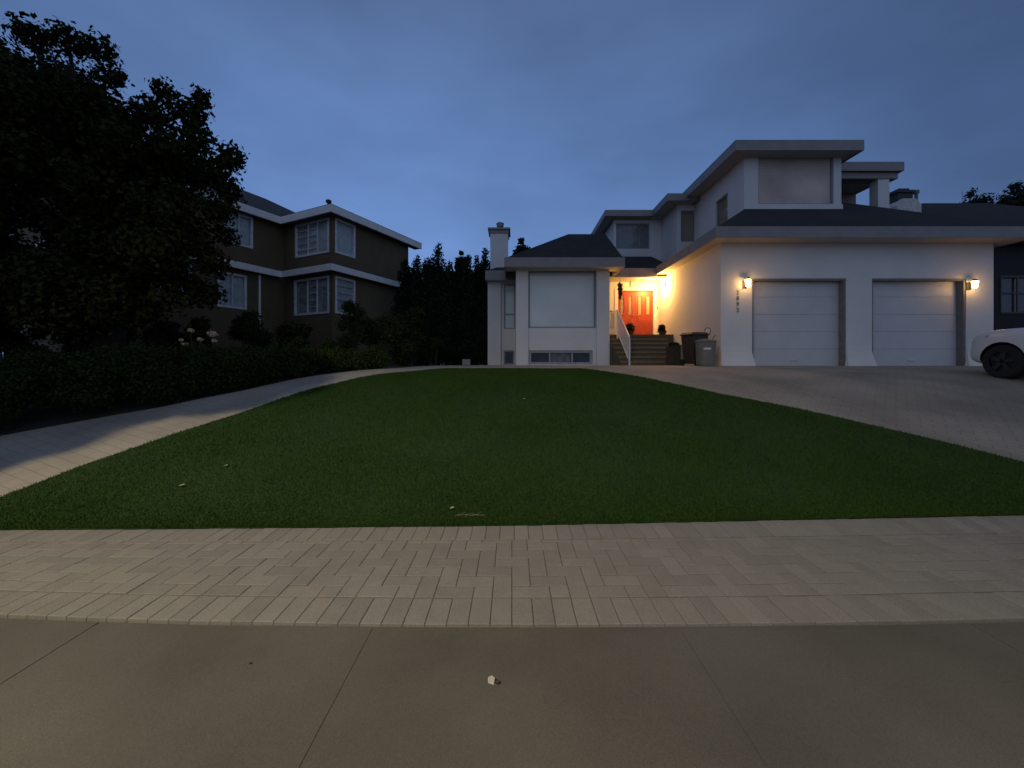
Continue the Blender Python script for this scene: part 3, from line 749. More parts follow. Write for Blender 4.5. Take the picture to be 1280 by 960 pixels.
me.transform(Matrix.Translation((-x, -y, -4.0))); link_mesh('foliage', me, leafs, t)
x, y = X(788, 15.8), 15.8
t = thing('wind_chime', (x, y, 4.6), 'small wind chime hanging before the red door', 'wind chime')
MB().tube([(x, y, 5.0), (x, y, 4.88)], .004, 6).lathe(x, y, [(.045, 4.87), (.045, 4.88)], 10).build('hanger', metal_d, t)
m = MB()
for k in range(5): a = k*1.2566; m.tube([(x+.035*math.cos(a), y+.035*math.sin(a), 4.87), (x+.035*math.cos(a), y+.035*math.sin(a), 4.62+.02*k)], .007, 6)
m.build('chimes', metal_d, t)
solo('doorbell', MB().box(X(821, dy), X(821, dy)+.03, dy-.025, dy-.002, 3.85, 3.95), metal_d, (X(821, dy)+.015, dy-.01, 3.85), 'small dark doorbell right of the red door', 'doorbell')

# ---------------------------------------------------------------- car
def car():
    fy, px = 7.76, 9.80
    sl_ = math.atan((G(8.0)-G(6.0))/2.0)
    t = thing('parked_car', (px+.9, fy, G(fy)), 'white car parked on the driveway, cut off by the right edge', 'car', rot=(math.atan((G(7.9)-G(6.2))/1.7)*.62, 0, 0))
    hw = .90
    # stations: y (forward +), half width, z bottom, belt z, roof z, roof half width
    st = [(.80, .50, .34, .62, .62, .30), (.74, .66, .26, .74, .74, .46), (.60, .79, .22, .84, .86, .60), (.40, .865, .20, .90, .95, .68), (.0, .90, .19, .97, 1.02, .74),
          (-.45, .905, .19, 1.01, 1.08, .76), (-.75, .905, .19, 1.02, 1.14, .74), (-1.35, .91, .19, 1.03, 1.56, .60), (-1.9, .91, .19, 1.04, 1.64, .60),
          (-2.7, .91, .19, 1.05, 1.63, .60), (-3.2, .905, .2, 1.06, 1.52, .58), (-3.5, .88, .26, 1.04, 1.20, .60), (-3.68, .78, .34, .95, .98, .56)]
    vs = []; fs = []
    for (y, w, zb, zs, zr, wr) in st:
        half = [(w*.80, zb), (w*.97, zb+.06), (w, zb+(zs-zb)*.45), (w*.985, zs-.06), (w*.93, zs), (wr+(w*.93-wr)*.25, zs+(zr-zs)*.8), (wr*.8, zr-.01), (0, zr)]
        ring = half + [(-a, b) for a, b in half[-2::-1]]
        vs += [(a, y, b) for a, b in ring]
    k = 15
    for i in range(len(st)-1):
        for j in range(k-1): fs.append((i*k+j, i*k+j+1, (i+1)*k+j+1, (i+1)*k+j))
        fs.append((i*k+k-1, i*k, (i+1)*k, (i+1)*k+k-1))
    fs += [tuple(range(k)), tuple(range((len(st)-1)*k, len(st)*k))[::-1]]
    me = bpy.data.meshes.new('car'); me.from_pydata(vs, [], fs)
    bm = bmesh.new(); bm.from_mesh(me); bmesh.ops.recalc_face_normals(bm, faces=bm.faces); bm.to_mesh(me); bm.free()
    body = link_mesh('body', me, car_paint, t)
    ss = body.modifiers.new('s', 'SUBSURF'); ss.levels = 2; ss.render_levels = 2
    cutm = MB()
    for yy in (0, -2.65):
        for s in (-1, 1): cutm.tube([(s*.55, yy, .335), (s*1.1, yy, .335)], .395, 32)
    cm = cutm.mesh(); cut = link_mesh('cutter', cm, black_pl)
    bmm = bmesh.new(); bmm.from_mesh(cm); bmesh.ops.recalc_face_normals(bmm, faces=bmm.faces); bmm.to_mesh(cm); bmm.free()
    cut.parent = t
    bo = body.modifiers.new('b', 'BOOLEAN'); bo.object = cut; bo.operation = 'DIFFERENCE'; bo.solver = 'EXACT'; bo.material_mode = 'TRANSFER'
    bpy.context.view_layer.update()
    dg = bpy.context.evaluated_depsgraph_get()
    nm = bpy.data.meshes.new_from_object(body.evaluated_get(dg))
    body.modifiers.clear(); body.data = nm; nm.polygons.foreach_set('use_smooth', [True]*len(nm.polygons))
    bpy.data.objects.remove(cut)
    nm.set_sharp_from_angle(angle=R(35))
    for yy in (0, -2.65):
        for s in (-1, 1):
            w = MB(); xo = s*.88; xi = s*.66
            prof = [(.20, xo-s*.01), (.30, xo), (.335, xo-s*.03), (.335, xi+s*.03), (.30, xi), (.20, xi)]
            n = 36
            for r, x in prof:
                for j in range(n): w.v.append((x, yy+r*math.cos(2*math.pi*j/n), .335+r*math.sin(2*math.pi*j/n)))
            for i in range(len(prof)-1):
                for j in range(n): w.f.append((i*n+j, i*n+(j+1) % n, (i+1)*n+(j+1) % n, (i+1)*n+j))
            wh = w.build('wheel', rubber, t, local=True)
            rm = MB().tube([(xo-s*.10, yy, .335), (xo-s*.06, yy, .335)], .215, 28)
            for q in range(5):
                a = q*2*math.pi/5+.3; d = (math.cos(a), math.sin(a)); e = (-math.sin(a)*.03, math.cos(a)*.03)
                o = [(yy+d[0]*.04+e[0], .335+d[1]*.04+e[1]), (yy+d[0]*.20+e[0]*1.4, .335+d[1]*.20+e[1]*1.4), (yy+d[0]*.20-e[0]*1.4, .335+d[1]*.20-e[1]*1.4), (yy+d[0]*.04-e[0], .335+d[1]*.04-e[1])]
                rm.hull([(xo-s*.02, a_, b_) for a_, b_ in o], [(xo-s*.058, a_, b_) for a_, b_ in o])
            rm.build('rim', rim_m, wh, local=True)
    # glazing, lights, mirrors
    for s in (-1, 1):
        MB().hull([(s*.875, -.95, 1.06), (s*.875, -3.0, 1.09), (s*.715, -2.85, 1.46), (s*.715, -1.45, 1.44)], [(s*.80, -.95, 1.06), (s*.80, -3.0, 1.09), (s*.64, -2.85, 1.46), (s*.64, -1.45, 1.44)]).build('side_window', glass_dark if 0 else black_pl, t, local=True)
        MB().hull([(s*.70, .70, .66), (s*.86, .32, .80), (s*.855, .30, .86), (s*.64, .66, .76)], [(s*.62, .60, .66), (s*.78, .28, .78), (s*.76, .26, .85), (s*.55, .58, .75)]).build('headlight', mat('headlight', (.5, .5, .5), .1, metal=.3), t, local=True)
        MB().box(min(s*.90, s*1.04), max(s*.90, s*1.04), -1.08, -.92, .98, 1.12).build('mirror', car_paint, t, local=True, bevel=.03)
        MB().hull([(s*.70, -3.62, .72), (s*.84, -3.50, .72), (s*.83, -3.46, .92), (s*.66, -3.60, .92)], [(s*.66, -3.5, .72), (s*.78, -3.42, .72), (s*.76, -3.4, .92), (s*.6, -3.5, .92)]).build('tail_light', mat('tail_red', (.3, .01, .01), .2), t, local=True)
    MB().hull([(-.66, -.72, 1.13), (.66, -.72, 1.13), (.56, -1.33, 1.55), (-.56, -1.33, 1.55)], [(-.6, -.85, 1.09), (.6, -.85, 1.09), (.5, -1.4, 1.48), (-.5, -1.4, 1.48)]).build('windscreen', black_pl, t, local=True)
    MB().box(-.45, .45, .70, .79, .34, .50).build('grille', black_pl, t, local=True)
car()

# ---------------------------------------------------------------- brown neighbour house (rotated)
ang = math.atan(.48)                                # its long side runs 25.6 degrees off our view direction
ca, sa = math.cos(ang), math.sin(ang)
nb_o = Vector((-7.36, 15.75, 0))                     # street corner of the walls
# local frame: +x = towards the left rear along face B reversed -> use local x along -e (to the right), y along d (away)
nb = thing('brown_house', (nb_o.x, nb_o.y, 1.4), 'brown two storey house with white eave bands and corner windows', 'house', rotz=-ang)
# local: x axis = (ca,-sa), y axis = (sa,ca) ; corner at local 0,0 ; face A along +y at x=0, face B along -x at y=0
zU = 7.94-1.4-.10; zL = 4.12
def NB(mb, name, m, parent=None): return mb.build(name, m, parent or nb, local=True)
D = 4.6; Wb = 3.1
w = MB()
w.box(-Wb-8, 0, 0.0, D, -.3, zU-.25) if 0 else None
# volume 1 : bay with the corner windows
hA_u = (.14, 1.12, 4.75, 6.10); hA_l = (.14, 1.12, 2.24, 3.70)
Bu = (-2.28, -.22, 4.75, 6.10); Bl = (-2.35, -.22, 2.24, 3.70)
w.wall('x', -.2, 0, 0, D, -.4, zU-.2, [hA_u, hA_l])
w.wall('y', 0, .2, -Wb, -.201, -.4, zU-.2, [Bu, Bl])
# volume 2 : long wing running towards the street on the left
hC = [(-2.37, -1.36, 4.9, 6.1), (-2.62, -1.60, 2.35, 3.65), (-4.7, -3.5, 2.35, 3.65)]
w.wall('x', -Wb-.2, -Wb, -6.0, -.001, -.4, zU-.2, hC)
w.box(-Wb-7, -Wb-.201, -6.0, -5.8, -.4, zU-.2)
w.box(-Wb-7, -.2, D-.2, D, -.4, zU-.2)
NB(w, 'wall', brown_wall)
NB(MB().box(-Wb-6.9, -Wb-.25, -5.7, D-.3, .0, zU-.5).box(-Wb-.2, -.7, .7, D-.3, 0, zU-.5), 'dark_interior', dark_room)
def band(z, h, o, name, m):
    b = MB()
    b.box(-o, o, -o, D+o*.5, z-h, z) if 0 else None
    t_ = .06
    b.box(o-t_, o, -o, D+.55, z-h, z)                     # along face A
    b.box(-Wb+o, o-t_-.001, -o, -o+t_, z-h, z)            # along face B
    b.box(-Wb+o-t_, -Wb+o, -6.0-o, -o-.001+t_, z-h, z-.001)        # along wing
    b.box(-Wb-7, -Wb+o-t_-.001, -6.0-o, -6.0-o+t_, z-h, z-.001)
    NB(b, name, m)
    s = MB()
    s.box(0.001, o-t_-.001, -o+t_+.001, D+.5, z-h+.01, z-h+.04).box(-Wb+o, 0, -o+t_+.001, -.002, z-h+.012, z-h+.038).box(-Wb+.002, -Wb+o-t_-.001, -6.0-.3, -o+t_, z-h+.01, z-h+.04)
    NB(s, 'soffit', mat('brown_soffit', (.12, .10, .07), .8))
    return
band(zU, .30, .42, 'upper_fascia', brightw)
band(zL, .26, .34, 'lower_band', brightw)
NB(MB().hull([(.02, .1, zL+.16), (.02, D, zL+.16), (.0, D, zL+.16), (0, .1, zL+.16)], [(.33, -.3, zL+.001), (.33, D+.4, zL+.001), (0, D+.4, zL+.001), (0, -.3, zL+.001)]), 'band_roof', shingle2)
def nroof(x0, x1, y0, y1, z, s, name='roof'):
    r = hip(x0, x1, y0, y1, z, s); return NB(r, name, shingle2)
nroof(-Wb-7.2, .42, -.42, D+.55, zU-.005, .47)
nroof(-Wb-7.2, -Wb+.42, -6.42, D+.5, zU-.004, .56)
NB(MB().lathe(-1.35, .9, [(.06, zU+.4), (.06, zU+.86), (.12, zU+.87), (.12, zU+.96), (.05, zU+1.0)], 12), 'vent_pipe', metal_d)
def nwin(ax, u0, u1, z0, z1, pos, mull, trans, cover=None, fw=.09):
    m = MB()
    def bx_(a, b, c, d, o0, o1):
        if ax == 'x': m.box(pos+o0, pos+o1, a, b, c, d)
        else: m.box(a, b, pos-o1, pos-o0, c, d)
    bx_(u0-fw*.3, u1+fw*.3, z1-fw*.5, z1+fw*.5, -.05, .03); bx_(u0-fw*.3, u1+fw*.3, z0-fw*.5, z0+fw*.5, -.05, .03)
    bx_(u0-fw*.3, u0+fw*.7, z0+fw*.5, z1-fw*.5, -.05, .03); bx_(u1-fw*.7, u1+fw*.3, z0+fw*.5, z1-fw*.5, -.05, .03)
    w = NB(m, 'window', frame_white)
    m2 = MB(); m = m2
    for k in mull: c = u0+(u1-u0)*k; bx_(c-.02, c+.02, z0+.04, z1-.04, -.045, .01)
    for k, a, b in trans: c = z0+(z1-z0)*k; bx_(u0+(u1-u0)*a, u0+(u1-u0)*b, c-.009, c+.009, -.04, .0)
    if m2.v: NB(m2, 'muntins', frame_white, w)
    m = MB(); bx_(u0+.02, u1-.02, z0+.02, z1-.02, -.065, -.058); NB(m, 'pane', glass, w)
    if cover:
        m = MB(); bx_(u0, u1, z0, z1, -.10, -.08); NB(m, 'curtain', cover, w)
slat = brick_mat('slat_blind', (.62, .63, .66), (.57, .58, .61), (.25, .25, .26), 30, .06, .006, (R(90), 0, 0), 0, .4, .6)
plain_blind = mat('plain_blind', (.62, .64, .68), .7)
tr6 = lambda a, b: [(k/5, a, b) for k in range(1, 5)]
nwin('y', *Bu, 0, (.38, .66), tr6(.38, .66)+tr6(0, .38), slat)
nwin('x', *hA_u, 0, (), (), plain_blind)
nwin('y', *Bl, 0, (.38, .66), tr6(.38, .66), mat('dim_curtain', (.45, .45, .44), .8, (.22, .22, .22), 5))
nwin('x', *hA_l, 0, (), tr6(0, 1), slat)
NB(MB().box(-Wb+.002, -Wb+.07, -1.12, -1.04, .2, zL-.27), 'downpipe', brightw)
for h in hC: nwin('x', *h, -Wb, (.5,), (), plain_blind)

# ---------------------------------------------------------------- plants
def grow(me, loc):
    me.transform(Matrix.Translation((-loc[0], -loc[1], -loc[2]))); return me
def limb_path(a, b, n=5, w=.12):
    a, b = Vector(a), Vector(b); L = (b-a).length
    return [a.lerp(b, i/n) + Vector((random.uniform(-1, 1), random.uniform(-1, 1), random.uniform(-.5, .5)))*w*L*.25*(0 < i < n) + Vector((0, 0, -.06*L*math.sin(math.pi*i/n))) for i in range(n+1)]
def tree(base, crown, rad, count, size, label, lm, group=None, name='leafy_tree', cat='tree', th=.22, fork=2.2, limbs=9, **k):
    t = thing(name, base, label, cat, group)
    b = Vector(base); cc = np.array(crown); 
    top = Vector((cc[:, 0].mean(), cc[:, 1].mean(), cc[:, 2].max()))
    fk = Vector((b.x+.1, b.y, b.z+fork))
    m = MB().tube([b+Vector((0, 0, -.1)), b.lerp(fk, .5)+Vector((.05, 0, 0)), fk, fk.lerp(top, .5), fk.lerp(top, .85)], [th*1.25, th, th*.85, th*.45, th*.15], 12)
    m.build('trunk', bark, t)
    m = MB(); idx = rng.choice(len(cc), min(limbs, len(cc)), replace=False)
    for i in idx:
        st = fk.lerp(top, random.uniform(0, .5)); en = Vector(cc[i])
        pp = limb_path(st, en); m.tube(pp, [th*.42*(1-j/len(pp))+.012 for j in range(len(pp))], 7)
        for _ in range(3):
            s2 = pp[random.randint(2, 4)]; e2 = en + Vector([random.uniform(-1, 1)*rad[i] for _ in range(3)]); q = limb_path(s2, e2, 3)
            m.tube(q, [th*.14, th*.1, th*.06, .006], 5)
    m.build('limbs', bark, t)
    me = leaf_mesh(crown, rad, count, size, **k); link_mesh('crown', grow(me, base), lm, t)
    return t
def P(u, v, Y): return (X(u, Y), Y, Z(v, Y))
# big maple on the left: clumps follow its lumpy outline
cl = []; rd = []
out = [(40, 45, 8.2, .42), (85, 52, 8.4, .42), (125, 62, 8.6, .38), (138, 95, 8.5, .36), (20, 100, 8.0, .5), (70, 105, 8.6, .65), (110, 130, 8.3, .6), (150, 150, 8.6, .6),
       (203, 112, 8.9, .30), (190, 145, 8.8, .5), (235, 140, 8.6, .48), (252, 122, 8.7, .26), (248, 175, 8.7, .42), (215, 190, 8.4, .65), (290, 197, 8.9, .36), (268, 215, 8.7, .5),
       (285, 240, 8.9, .35), (272, 265, 8.7, .42), (285, 295, 8.9, .28), (268, 330, 8.8, .38), (262, 368, 8.9, .36), (240, 300, 8.6, .6), (225, 360, 8.5, .6), (150, 380, 8.3, .7),
       (70, 385, 8.0, .8), (-20, 380, 8.0, .8), (-40, 60, 8.0, .7), (-60, 160, 7.8, .9), (-80, 260, 7.8, 1.0), (-90, 350, 7.8, 1.0)]
for u, v, Y, r in out: cl.append(P(u, v, Y)); rd.append(r)
for i in range(90):
    u = random.uniform(-100, 225); lo_ = 90 if u < 110 else (130 + (u-110)*.75)
    v = random.uniform(lo_, 390); Y = random.uniform(7.4, 11.0)
    cl.append(P(u, v, Y)); rd.append(random.uniform(.45, .85))
tree((-9.7, 9.2, G(9.2)), cl, rd, 125000, .105, 'big dark leafy maple filling the upper left of the view', leafm, th=.26, limbs=26, shell=.35)
# out-of-frame street tree whose shade falls on the path
cl = []; rd = []
for i in range(82):
    sa_, na_ = random.uniform(-2.4, 3.0), 1.0 + 3.0*random.random()**1.2
    px_, py_ = -5.95 + sa_*.77 - na_*.64, 4.6 + sa_*.64 + na_*.77      # where its shade lands
    if i > 35: sa_, na_ = random.uniform(.3, 2.9), random.uniform(.35, 1.2)
    if i > 45: sa_, na_ = random.uniform(2.2, 6.6), random.uniform(.15, 2.4)
    zc = random.uniform(5.5, 6.3); f_ = (LAMP[2]-zc)/(LAMP[2]-G(py_))
    cl.append((LAMP[0]+(px_-LAMP[0])*f_, LAMP[1]+(py_-LAMP[1])*f_, zc)); rd.append(random.uniform(.16, .30) if i <= 35 or i > 45 else random.uniform(.05, .11))
tree((-7.7, 3.75, G(3.75)), cl, rd, 46000, .13, 'street tree left of the viewer shading the path', leafm, name='leafy_tree', th=.15, fork=2.6, limbs=14, shell=.3)

def bush(u, vtop, Y, wpx, label, lm=leafs, n=5000, size=.06, base=None, clumps=12, name='shrub', cat='shrub', group='shrubs in front of the brown house', depth=None, rs=.38):
    x = X(u, Y); z0 = G(Y) if base is None else base; h = Z(vtop, Y)-z0; w = wpx/F*Y/2; dp = depth or w
    t = thing(name, (x, Y, z0), label, cat, group)
    cl = []; rd = []
    for i in range(clumps):
        a = random.uniform(0, 2*math.pi); q = random.random()**.6
        zz = random.random()**.8
        r = rs*min(w, h*.6)*random.uniform(.6, 1.15)
        cl.append((x+q*math.cos(a)*(w-r)*(1-.35*zz), Y+q*math.sin(a)*(dp-r)*(1-.35*zz), z0+r*.6+(h-1.5*r)*zz)); rd.append(r)
    m = MB()
    for i in range(0, clumps, 2): m.tube(limb_path((x, Y, z0-.05), cl[i], 3), [.03, .022, .014, .006], 5)
    m.build('stems', bark, t)
    me = leaf_mesh(cl, rd, n, size, .95, .35, floor=z0); link_mesh('foliage', grow(me, (x, Y, z0)), lm, t)
    return t
# clipped hedge along the path
cl = []; rd = []
for i in range(420):
    y = 4.7 + random.random()*5.0
    xl = pL(y); off = .22 + 2.5*random.random()**1.6
    x = xl-off; top = (1.92 - G(y)) * random.uniform(.25, .80) * min(1, .55+off)
    r = random.uniform(.20, .32); cl.append((x, y, G(y)+max(r*.5, top-r*.3))); rd.append(r)
hed = thing('hedge', (-7.5, 7, G(7)), 'low dense green hedge along the path under the maple', 'hedge')
me = leaf_mesh(cl, rd, 95000, .048, .9, .4); link_mesh('foliage', grow(me, (-7.5, 7, G(7))), leafh, hed)
bush(475, 392, 12.8, 125, 'widest dark shrub beneath the corner of the brown house', n=9000, clumps=20, size=.07)
bush(512, 375, 14.2, 70, 'tall rounded shrub against the dark cedars', n=7000, clumps=16, size=.07)
bush(395, 420, 10.6, 90, 'low spreading green shrub beyond the hedge end', lm=leafh, n=7000, clumps=16)
bush(440, 372, 14.3, 52, 'upright loose shrub touching the lower corner window', n=4500, clumps=16, size=.07, rs=.5)
bush(315, 386, 11.5, 70, 'dark bush left of the lower brown house windows', n=7000, clumps=16, size=.07)
bush(365, 398, 12.2, 64, 'round bush below the lower left corner window', n=6000, clumps=14, size=.065)
bush(255, 395, 10.0, 60, 'leafy flowering bush right of the maple trunk', n=6000, clumps=14, size=.07)
bush(200, 400, 9.6, 90, 'dense bush beneath the middle of the maple crown', n=8000, clumps=18, size=.07)
bush(110, 395, 9.4, 120, 'very dark bush under the left of the maple crown', n=9000, clumps=20, size=.07)
bush(5, 395, 9.0, 140, 'very dark bush at the left edge of the view', n=9000, clumps=20, size=.07)
bush(545, 420, 15.2, 44, 'low shrub at the foot of the cedars', n=4000, clumps=12)
bush(458, 447, 11.0, 70, 'ground hugging shrub by the far end of the path', n=4500, clumps=14, size=.05)
# cream hydrangea heads
for i, (u, v, r, lab) in enumerate([(265, 417, .10, 'largest cream flower head in the group of blooms'), (238, 413, .06, 'cream flower head highest on the left of the blooms'), (250, 424, .055, 'small cream flower head between the others'),
                     (268, 426, .05, 'small cream flower head just below the largest'), (231, 430, .06, 'faint flower head at the lower left of the blooms'), (226, 425, .04, 'smallest faint flower head at the far left')]):
    x, y, z = P(u, v, 8.9)
    t = thing('flower_head', (x, y, z-.5), lab, 'flower', 'cream flower heads above the hedge')
    MB().tube([(x, y+.05, z-.5), (x, y, z)], .008, 5).build('stem', bark, t)
    me = leaf_mesh([(x, y, z), (x+r*.7, y, z-r*.15)], [r, r*.7], 240, .035, .7, .7)
    link_mesh('petals', grow(me, (x, y, z-.5)), petal, t)
# cedars
def cedar(x, Y, h, r, label, n=13000, z0=None):
    z0 = G(Y) if z0 is None else z0
    t = thing('cedar', (x, Y, z0), label, 'cedar tree', 'row of tall cedars between the houses')
    cl = []; rd = []; k = 26
    for i in range(k):
        s = i/(k-1); rr = r*(1-.72*s**3.2)*(0.75+.25*min(1, s*6)); a = random.uniform(0, 6.28)
        cl.append((x+.3*rr*math.cos(a), Y+.3*rr*math.sin(a), z0+.25+(h-.4)*s)); rd.append(rr*random.uniform(.72, .98))
    MB().tube([(x, Y, z0-.1), (x, Y, z0+h*.9)], [.09, .02], 8).build('trunk', bark, t)
    me = leaf_mesh(cl, rd, n, .09, 1.3, .5); link_mesh('crown', grow(me, (x, Y, z0)), leafc, t)
ced = [(506, 17.6, 322, 'leftmost cedar behind the brown house corner'), (521, 17.4, 318, 'second cedar from the brown house'), (534, 17.6, 321, 'third cedar from the brown house'), (548, 17.5, 303, 'tallest slim cedar standing above the row'),
       (561, 17.2, 326, 'short cedar right of the tallest one'), (573, 17.5, 322, 'cedar in the middle of the right half of the row'), (585, 17.1, 318, 'third cedar from the white chimney'), (596, 17.4, 318, 'second cedar from the white chimney'), (607, 17.1, 311, 'cedar closest to the white chimney')]
for u, Y, v, lab in ced: cedar(X(u, Y), Y, Z(v, Y)-G(Y), .60, lab)
cedar(X(614, 19.5), 19.5, 5.2, .5, 'cedar standing behind the left edge of the white chimney')
# conifer behind the chimney, and trees beyond the right-hand roofs
def loose_tree(u, vt, vb, Y, w, label, n=5000, lm=leafd, size=.16, name='distant_tree', k=16, group='trees beyond the roofs'):
    cl = []; rd = []; z1, z0 = Z(vt, Y), Z(vb, Y); x = X(u, Y); W = w/F*Y/2
    for i in range(k):
        s = random.random(); r = W*random.uniform(.22, .42)
        cl.append((x+random.uniform(-1, 1)*(W-r)*(1-.75*s), Y+random.uniform(-1, 1)*W*.5, z0+(z1-z0-r)*s)); rd.append(r)
    cl.append((x, Y, z1-.2*W)); rd.append(.22*W)
    tree((x, Y, G(Y)), cl, rd, n, size, label, lm, group, name, th=.2, fork=max(1.5, (z0-G(Y))*.6), limbs=8, shell=.2)
loose_tree(652, 297, 345, 24, 44, 'pointed dark conifer behind the white chimney', 5000)
loose_tree(577, 313, 360, 27, 34, 'rounded olive tree showing above the cedars', 4000, leafs)
loose_tree(1213, 236, 300, 30, 70, 'rounded dark tree above the far right roof', 6000)
loose_tree(1268, 226, 300, 26, 90, 'taller dark tree at the right edge above the roof', 8000)
loose_tree(1340, 215, 300, 26, 130, 'dark tree beyond the right edge of the view', 8000)
loose_tree(540, 320, 360, 40, 60, 'far tree behind the cedars', 3000)

# distant pale house glimpsed over the cedars
dh = thing('distant_house', (X(552, 36), 36, G(36)), 'distant house with pale gable glimpsed above the cedars', 'house')
m = MB().box(X(512, 36), X(596, 36), 36, 44, G(36)-.1, Z(345, 36)); m.build('wall', mat('far_wall', (.40, .40, .42), .9), dh)
hip(X(508, 36), X(600, 36), 35.6, 44.4, Z(345, 36), .35).build('roof', shingle2, dh)

# ---------------------------------------------------------------- dark neighbour house on the right
rh = thing('dark_house', (20, 18, GH), 'dark neighbouring house behind the right end of the garage with a white dormer chimney', 'house')
hy_ = 14.2
rw = (X(1251, hy_), X(1292, hy_), Z(390, hy_), Z(347, hy_))
dwm = mat('dark_siding', (.022, .022, .025), .9)
MB().wall('y', hy_, hy_+.25, 16.2, 26, GH-.1, Z(300, hy_), [rw]).box(16.2, 16.45, hy_+.251, 15.19, GH-.1, Z(300, hy_)).build('wall', dwm, rh)
m = MB(); fw = .05; y = hy_-.03
m.box(rw[0]-.04, rw[1]+.04, y, y+.06, rw[2]-.06, rw[2]).box(rw[0]-.04, rw[1]+.04, y, y+.06, rw[3], rw[3]+.06).box(rw[0]-.04, rw[0], y, y+.06, rw[2], rw[3]).box(rw[1], rw[1]+.04, y, y+.06, rw[2], rw[3]).box(rw[0], rw[1], y+.01, y+.05, (rw[2]*.45+rw[3]*.55)-.025, (rw[2]*.45+rw[3]*.55)+.025).box((rw[0]+rw[1])/2-.02, (rw[0]+rw[1])/2+.02, y+.012, y+.048, rw[2], rw[3])
wi = m.build('window', mat('dull_frame', (.08, .075, .065), .6), rh)
MB().box(rw[0], rw[1], hy_+.06, hy_+.066, rw[2], rw[3]).build('pane', glass, wi)
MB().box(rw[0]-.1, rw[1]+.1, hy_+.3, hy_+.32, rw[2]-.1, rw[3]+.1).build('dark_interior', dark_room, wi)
hip(15.9, 27.5, 14.6, 23, 6.75, .62).build('roof', shingle, rh)
MB().box(16.5, 26.9, 15.2, 22.4, GH, 6.74).build('upper_wall', dwm, rh)
MB().hull([(16.0, hy_+.2, 6.05), (27, hy_+.2, 6.05), (27, 15.1, 6.4), (16.0, 15.1, 6.4)], [(16.0, hy_-.4, 5.9), (27, hy_-.4, 5.9), (27, 15.1, 5.9), (16.0, 15.1, 5.9)]).build('porch_roof', shingle2, rh)
cyy = 15.6
x0, x1 = X(1121, cyy), X(1152, cyy); zt = Z(248, cyy); zb = 6.3
chn = MB().hull([(x0+.25, cyy, zt), (x1-.2, cyy, zt), (x1-.2, cyy+1, zt), (x0+.25, cyy+1, zt)], [(x0, cyy, zt-.28), (x1, cyy, zt-.28), (x1, cyy+1, zt-.28), (x0, cyy+1, zt-.28)]).box(x0, x1, cyy, cyy+1, zb, zt-.281).build('chimney', mat('pale_render', (.62, .62, .60), .9), rh)
MB().box(X(1127, cyy), X(1146, cyy), cyy+.15, cyy+.8, zt+.001, zt+.30).box(X(1125, cyy), X(1148, cyy), cyy+.1, cyy+.85, zt+.302, zt+.40).box(X(1130, cyy), X(1143, cyy), cyy+.2, cyy+.75, zt+.402, zt+.5).build('chimney_pot', metal_d, chn)
MB().tube([(X(1155, cyy), cyy+.3, 6.4), (X(1155, cyy), cyy+.3, Z(238, cyy))], .06, 10).tube([(X(1155, cyy), cyy+.3, Z(238, cyy)), (X(1155, cyy), cyy+.3, Z(234, cyy))], .10, 10).build('vent_pipe', mat('pipe_grey', (.16, .17, .18), .6), rh)

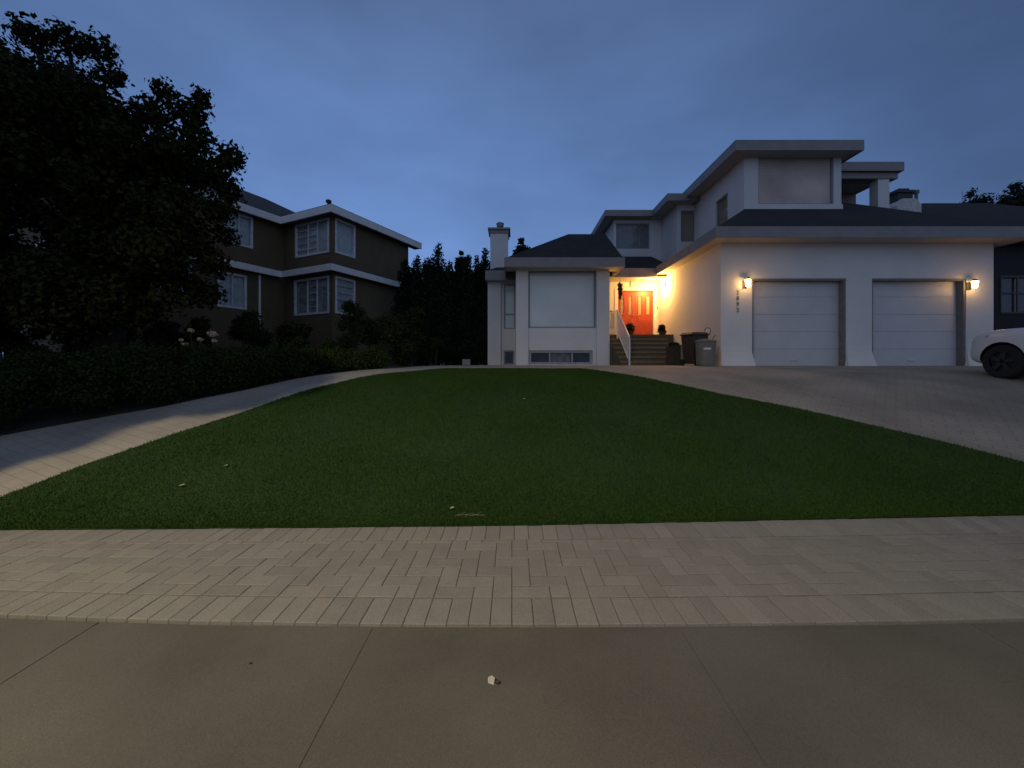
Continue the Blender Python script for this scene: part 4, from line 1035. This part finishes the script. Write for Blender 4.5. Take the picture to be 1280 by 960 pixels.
# ---------------------------------------------------------------- small things on the ground
def rock(cx, cy, cz, r, seed, fl=.6):
    bm = bmesh.new(); bmesh.ops.create_icosphere(bm, subdivisions=1, radius=r)
    rr = random.Random(seed)
    for v in bm.verts: v.co *= rr.uniform(.7, 1.2); v.co.z *= fl
    bm.verts.index_update(); m = MB().add([(v.co.x+cx, v.co.y+cy, v.co.z+cz) for v in bm.verts], [tuple(q.index for q in f.verts) for f in bm.faces]); bm.free(); return m
x, y = gp(616, 851); 
solo('paper_scrap', MB().add([(x-.022, y-.006, .004), (x+.004, y-.014, .002), (x+.010, y+.006, .020), (x-.006, y+.012, .026), (x-.024, y+.010, .018)], [(0, 1, 2, 3, 4)]).add([(x-.02, y-.004, .001), (x+.012, y-.012, .001), (x+.0, y+.012, .001)], [(0, 1, 2)]), mat('scrap_paper', (.42, .41, .37), .8), (x, y, 0), 'crumpled white scrap on the concrete sidewalk', 'litter')
solo('pebble', rock(x+.021, y-.003, .008, .013, 3), mat('dark_pebble', (.05, .045, .042), .8), (x+.021, y-.003, 0), 'dark pebble touching the white scrap on the sidewalk', 'pebble')
x, y = gp(313, 827); solo('pebble', rock(x, y, .004, .007, 4), mat('dark_pebble', (.05, .045, .042)), (x, y, 0), 'tiny dark pebble on the left sidewalk panel', 'pebble')
x, y = gp(341, 733); solo('pebble', rock(x, y, .010, .008, 5), mat('dark_pebble', (.05, .045, .042)), (x, y, 0), 'tiny dark pebble on the herringbone pavers', 'pebble')
for (u, v, s, lab) in ((227, 615, .030, 'palest small fallen leaf on the left of the lawn'), (282, 590, .022, 'dull fallen leaf farther back on the left of the lawn'), (565, 644, .022, 'fallen leaf near the front edge of the lawn'), (655, 505, .03, 'tiny pale leaf in the middle of the lawn')):
    x, y = gp(u, v-3); z = G(y)+.045
    solo('fallen_leaf', MB().add([(x-s, y-s*.3, z), (x, y-s*.7, z+.004), (x+s*1.1, y+.002, z+.008), (x+s*.2, y+s*.8, z+.012), (x-s*.6, y+s*.5, z+.004)], [(0, 1, 2, 3, 4)]), mat('pale_leaf', (.42, .38, .28), .7), (x, y, z), lab, 'leaf', 'fallen leaves on the lawn')
# dry grass stems at the lawn's front edge
m = MB(); x, y = gp(562, 650)
for i in range(9):
    a = random.uniform(-1.2, 1.2); l = random.uniform(.06, .16); sx = x+random.uniform(-.02, .28)
    m.tube([(sx, y+random.uniform(0, .05), G(y)+.035), (sx+l*math.cos(a), y+.02+l*.4*math.sin(a), G(y)+.05)], .0016, 4)
o = link_mesh('dry_grass', m.mesh(), mat('straw', (.30, .27, .17), .8)); tag(o, 'pale dry grass stems at the front edge of the lawn', 'dry grass', kind='stuff')
x, Yb = X(583, 15.6), 15.6
solo('concrete_block', MB().box(x-.16, x+.16, Yb-.1, Yb+.1, G(Yb), G(Yb)+.24), stone_g, (x, Yb, G(Yb)), 'small pale concrete block on the ground before the cedars', 'block', bevel=.012)
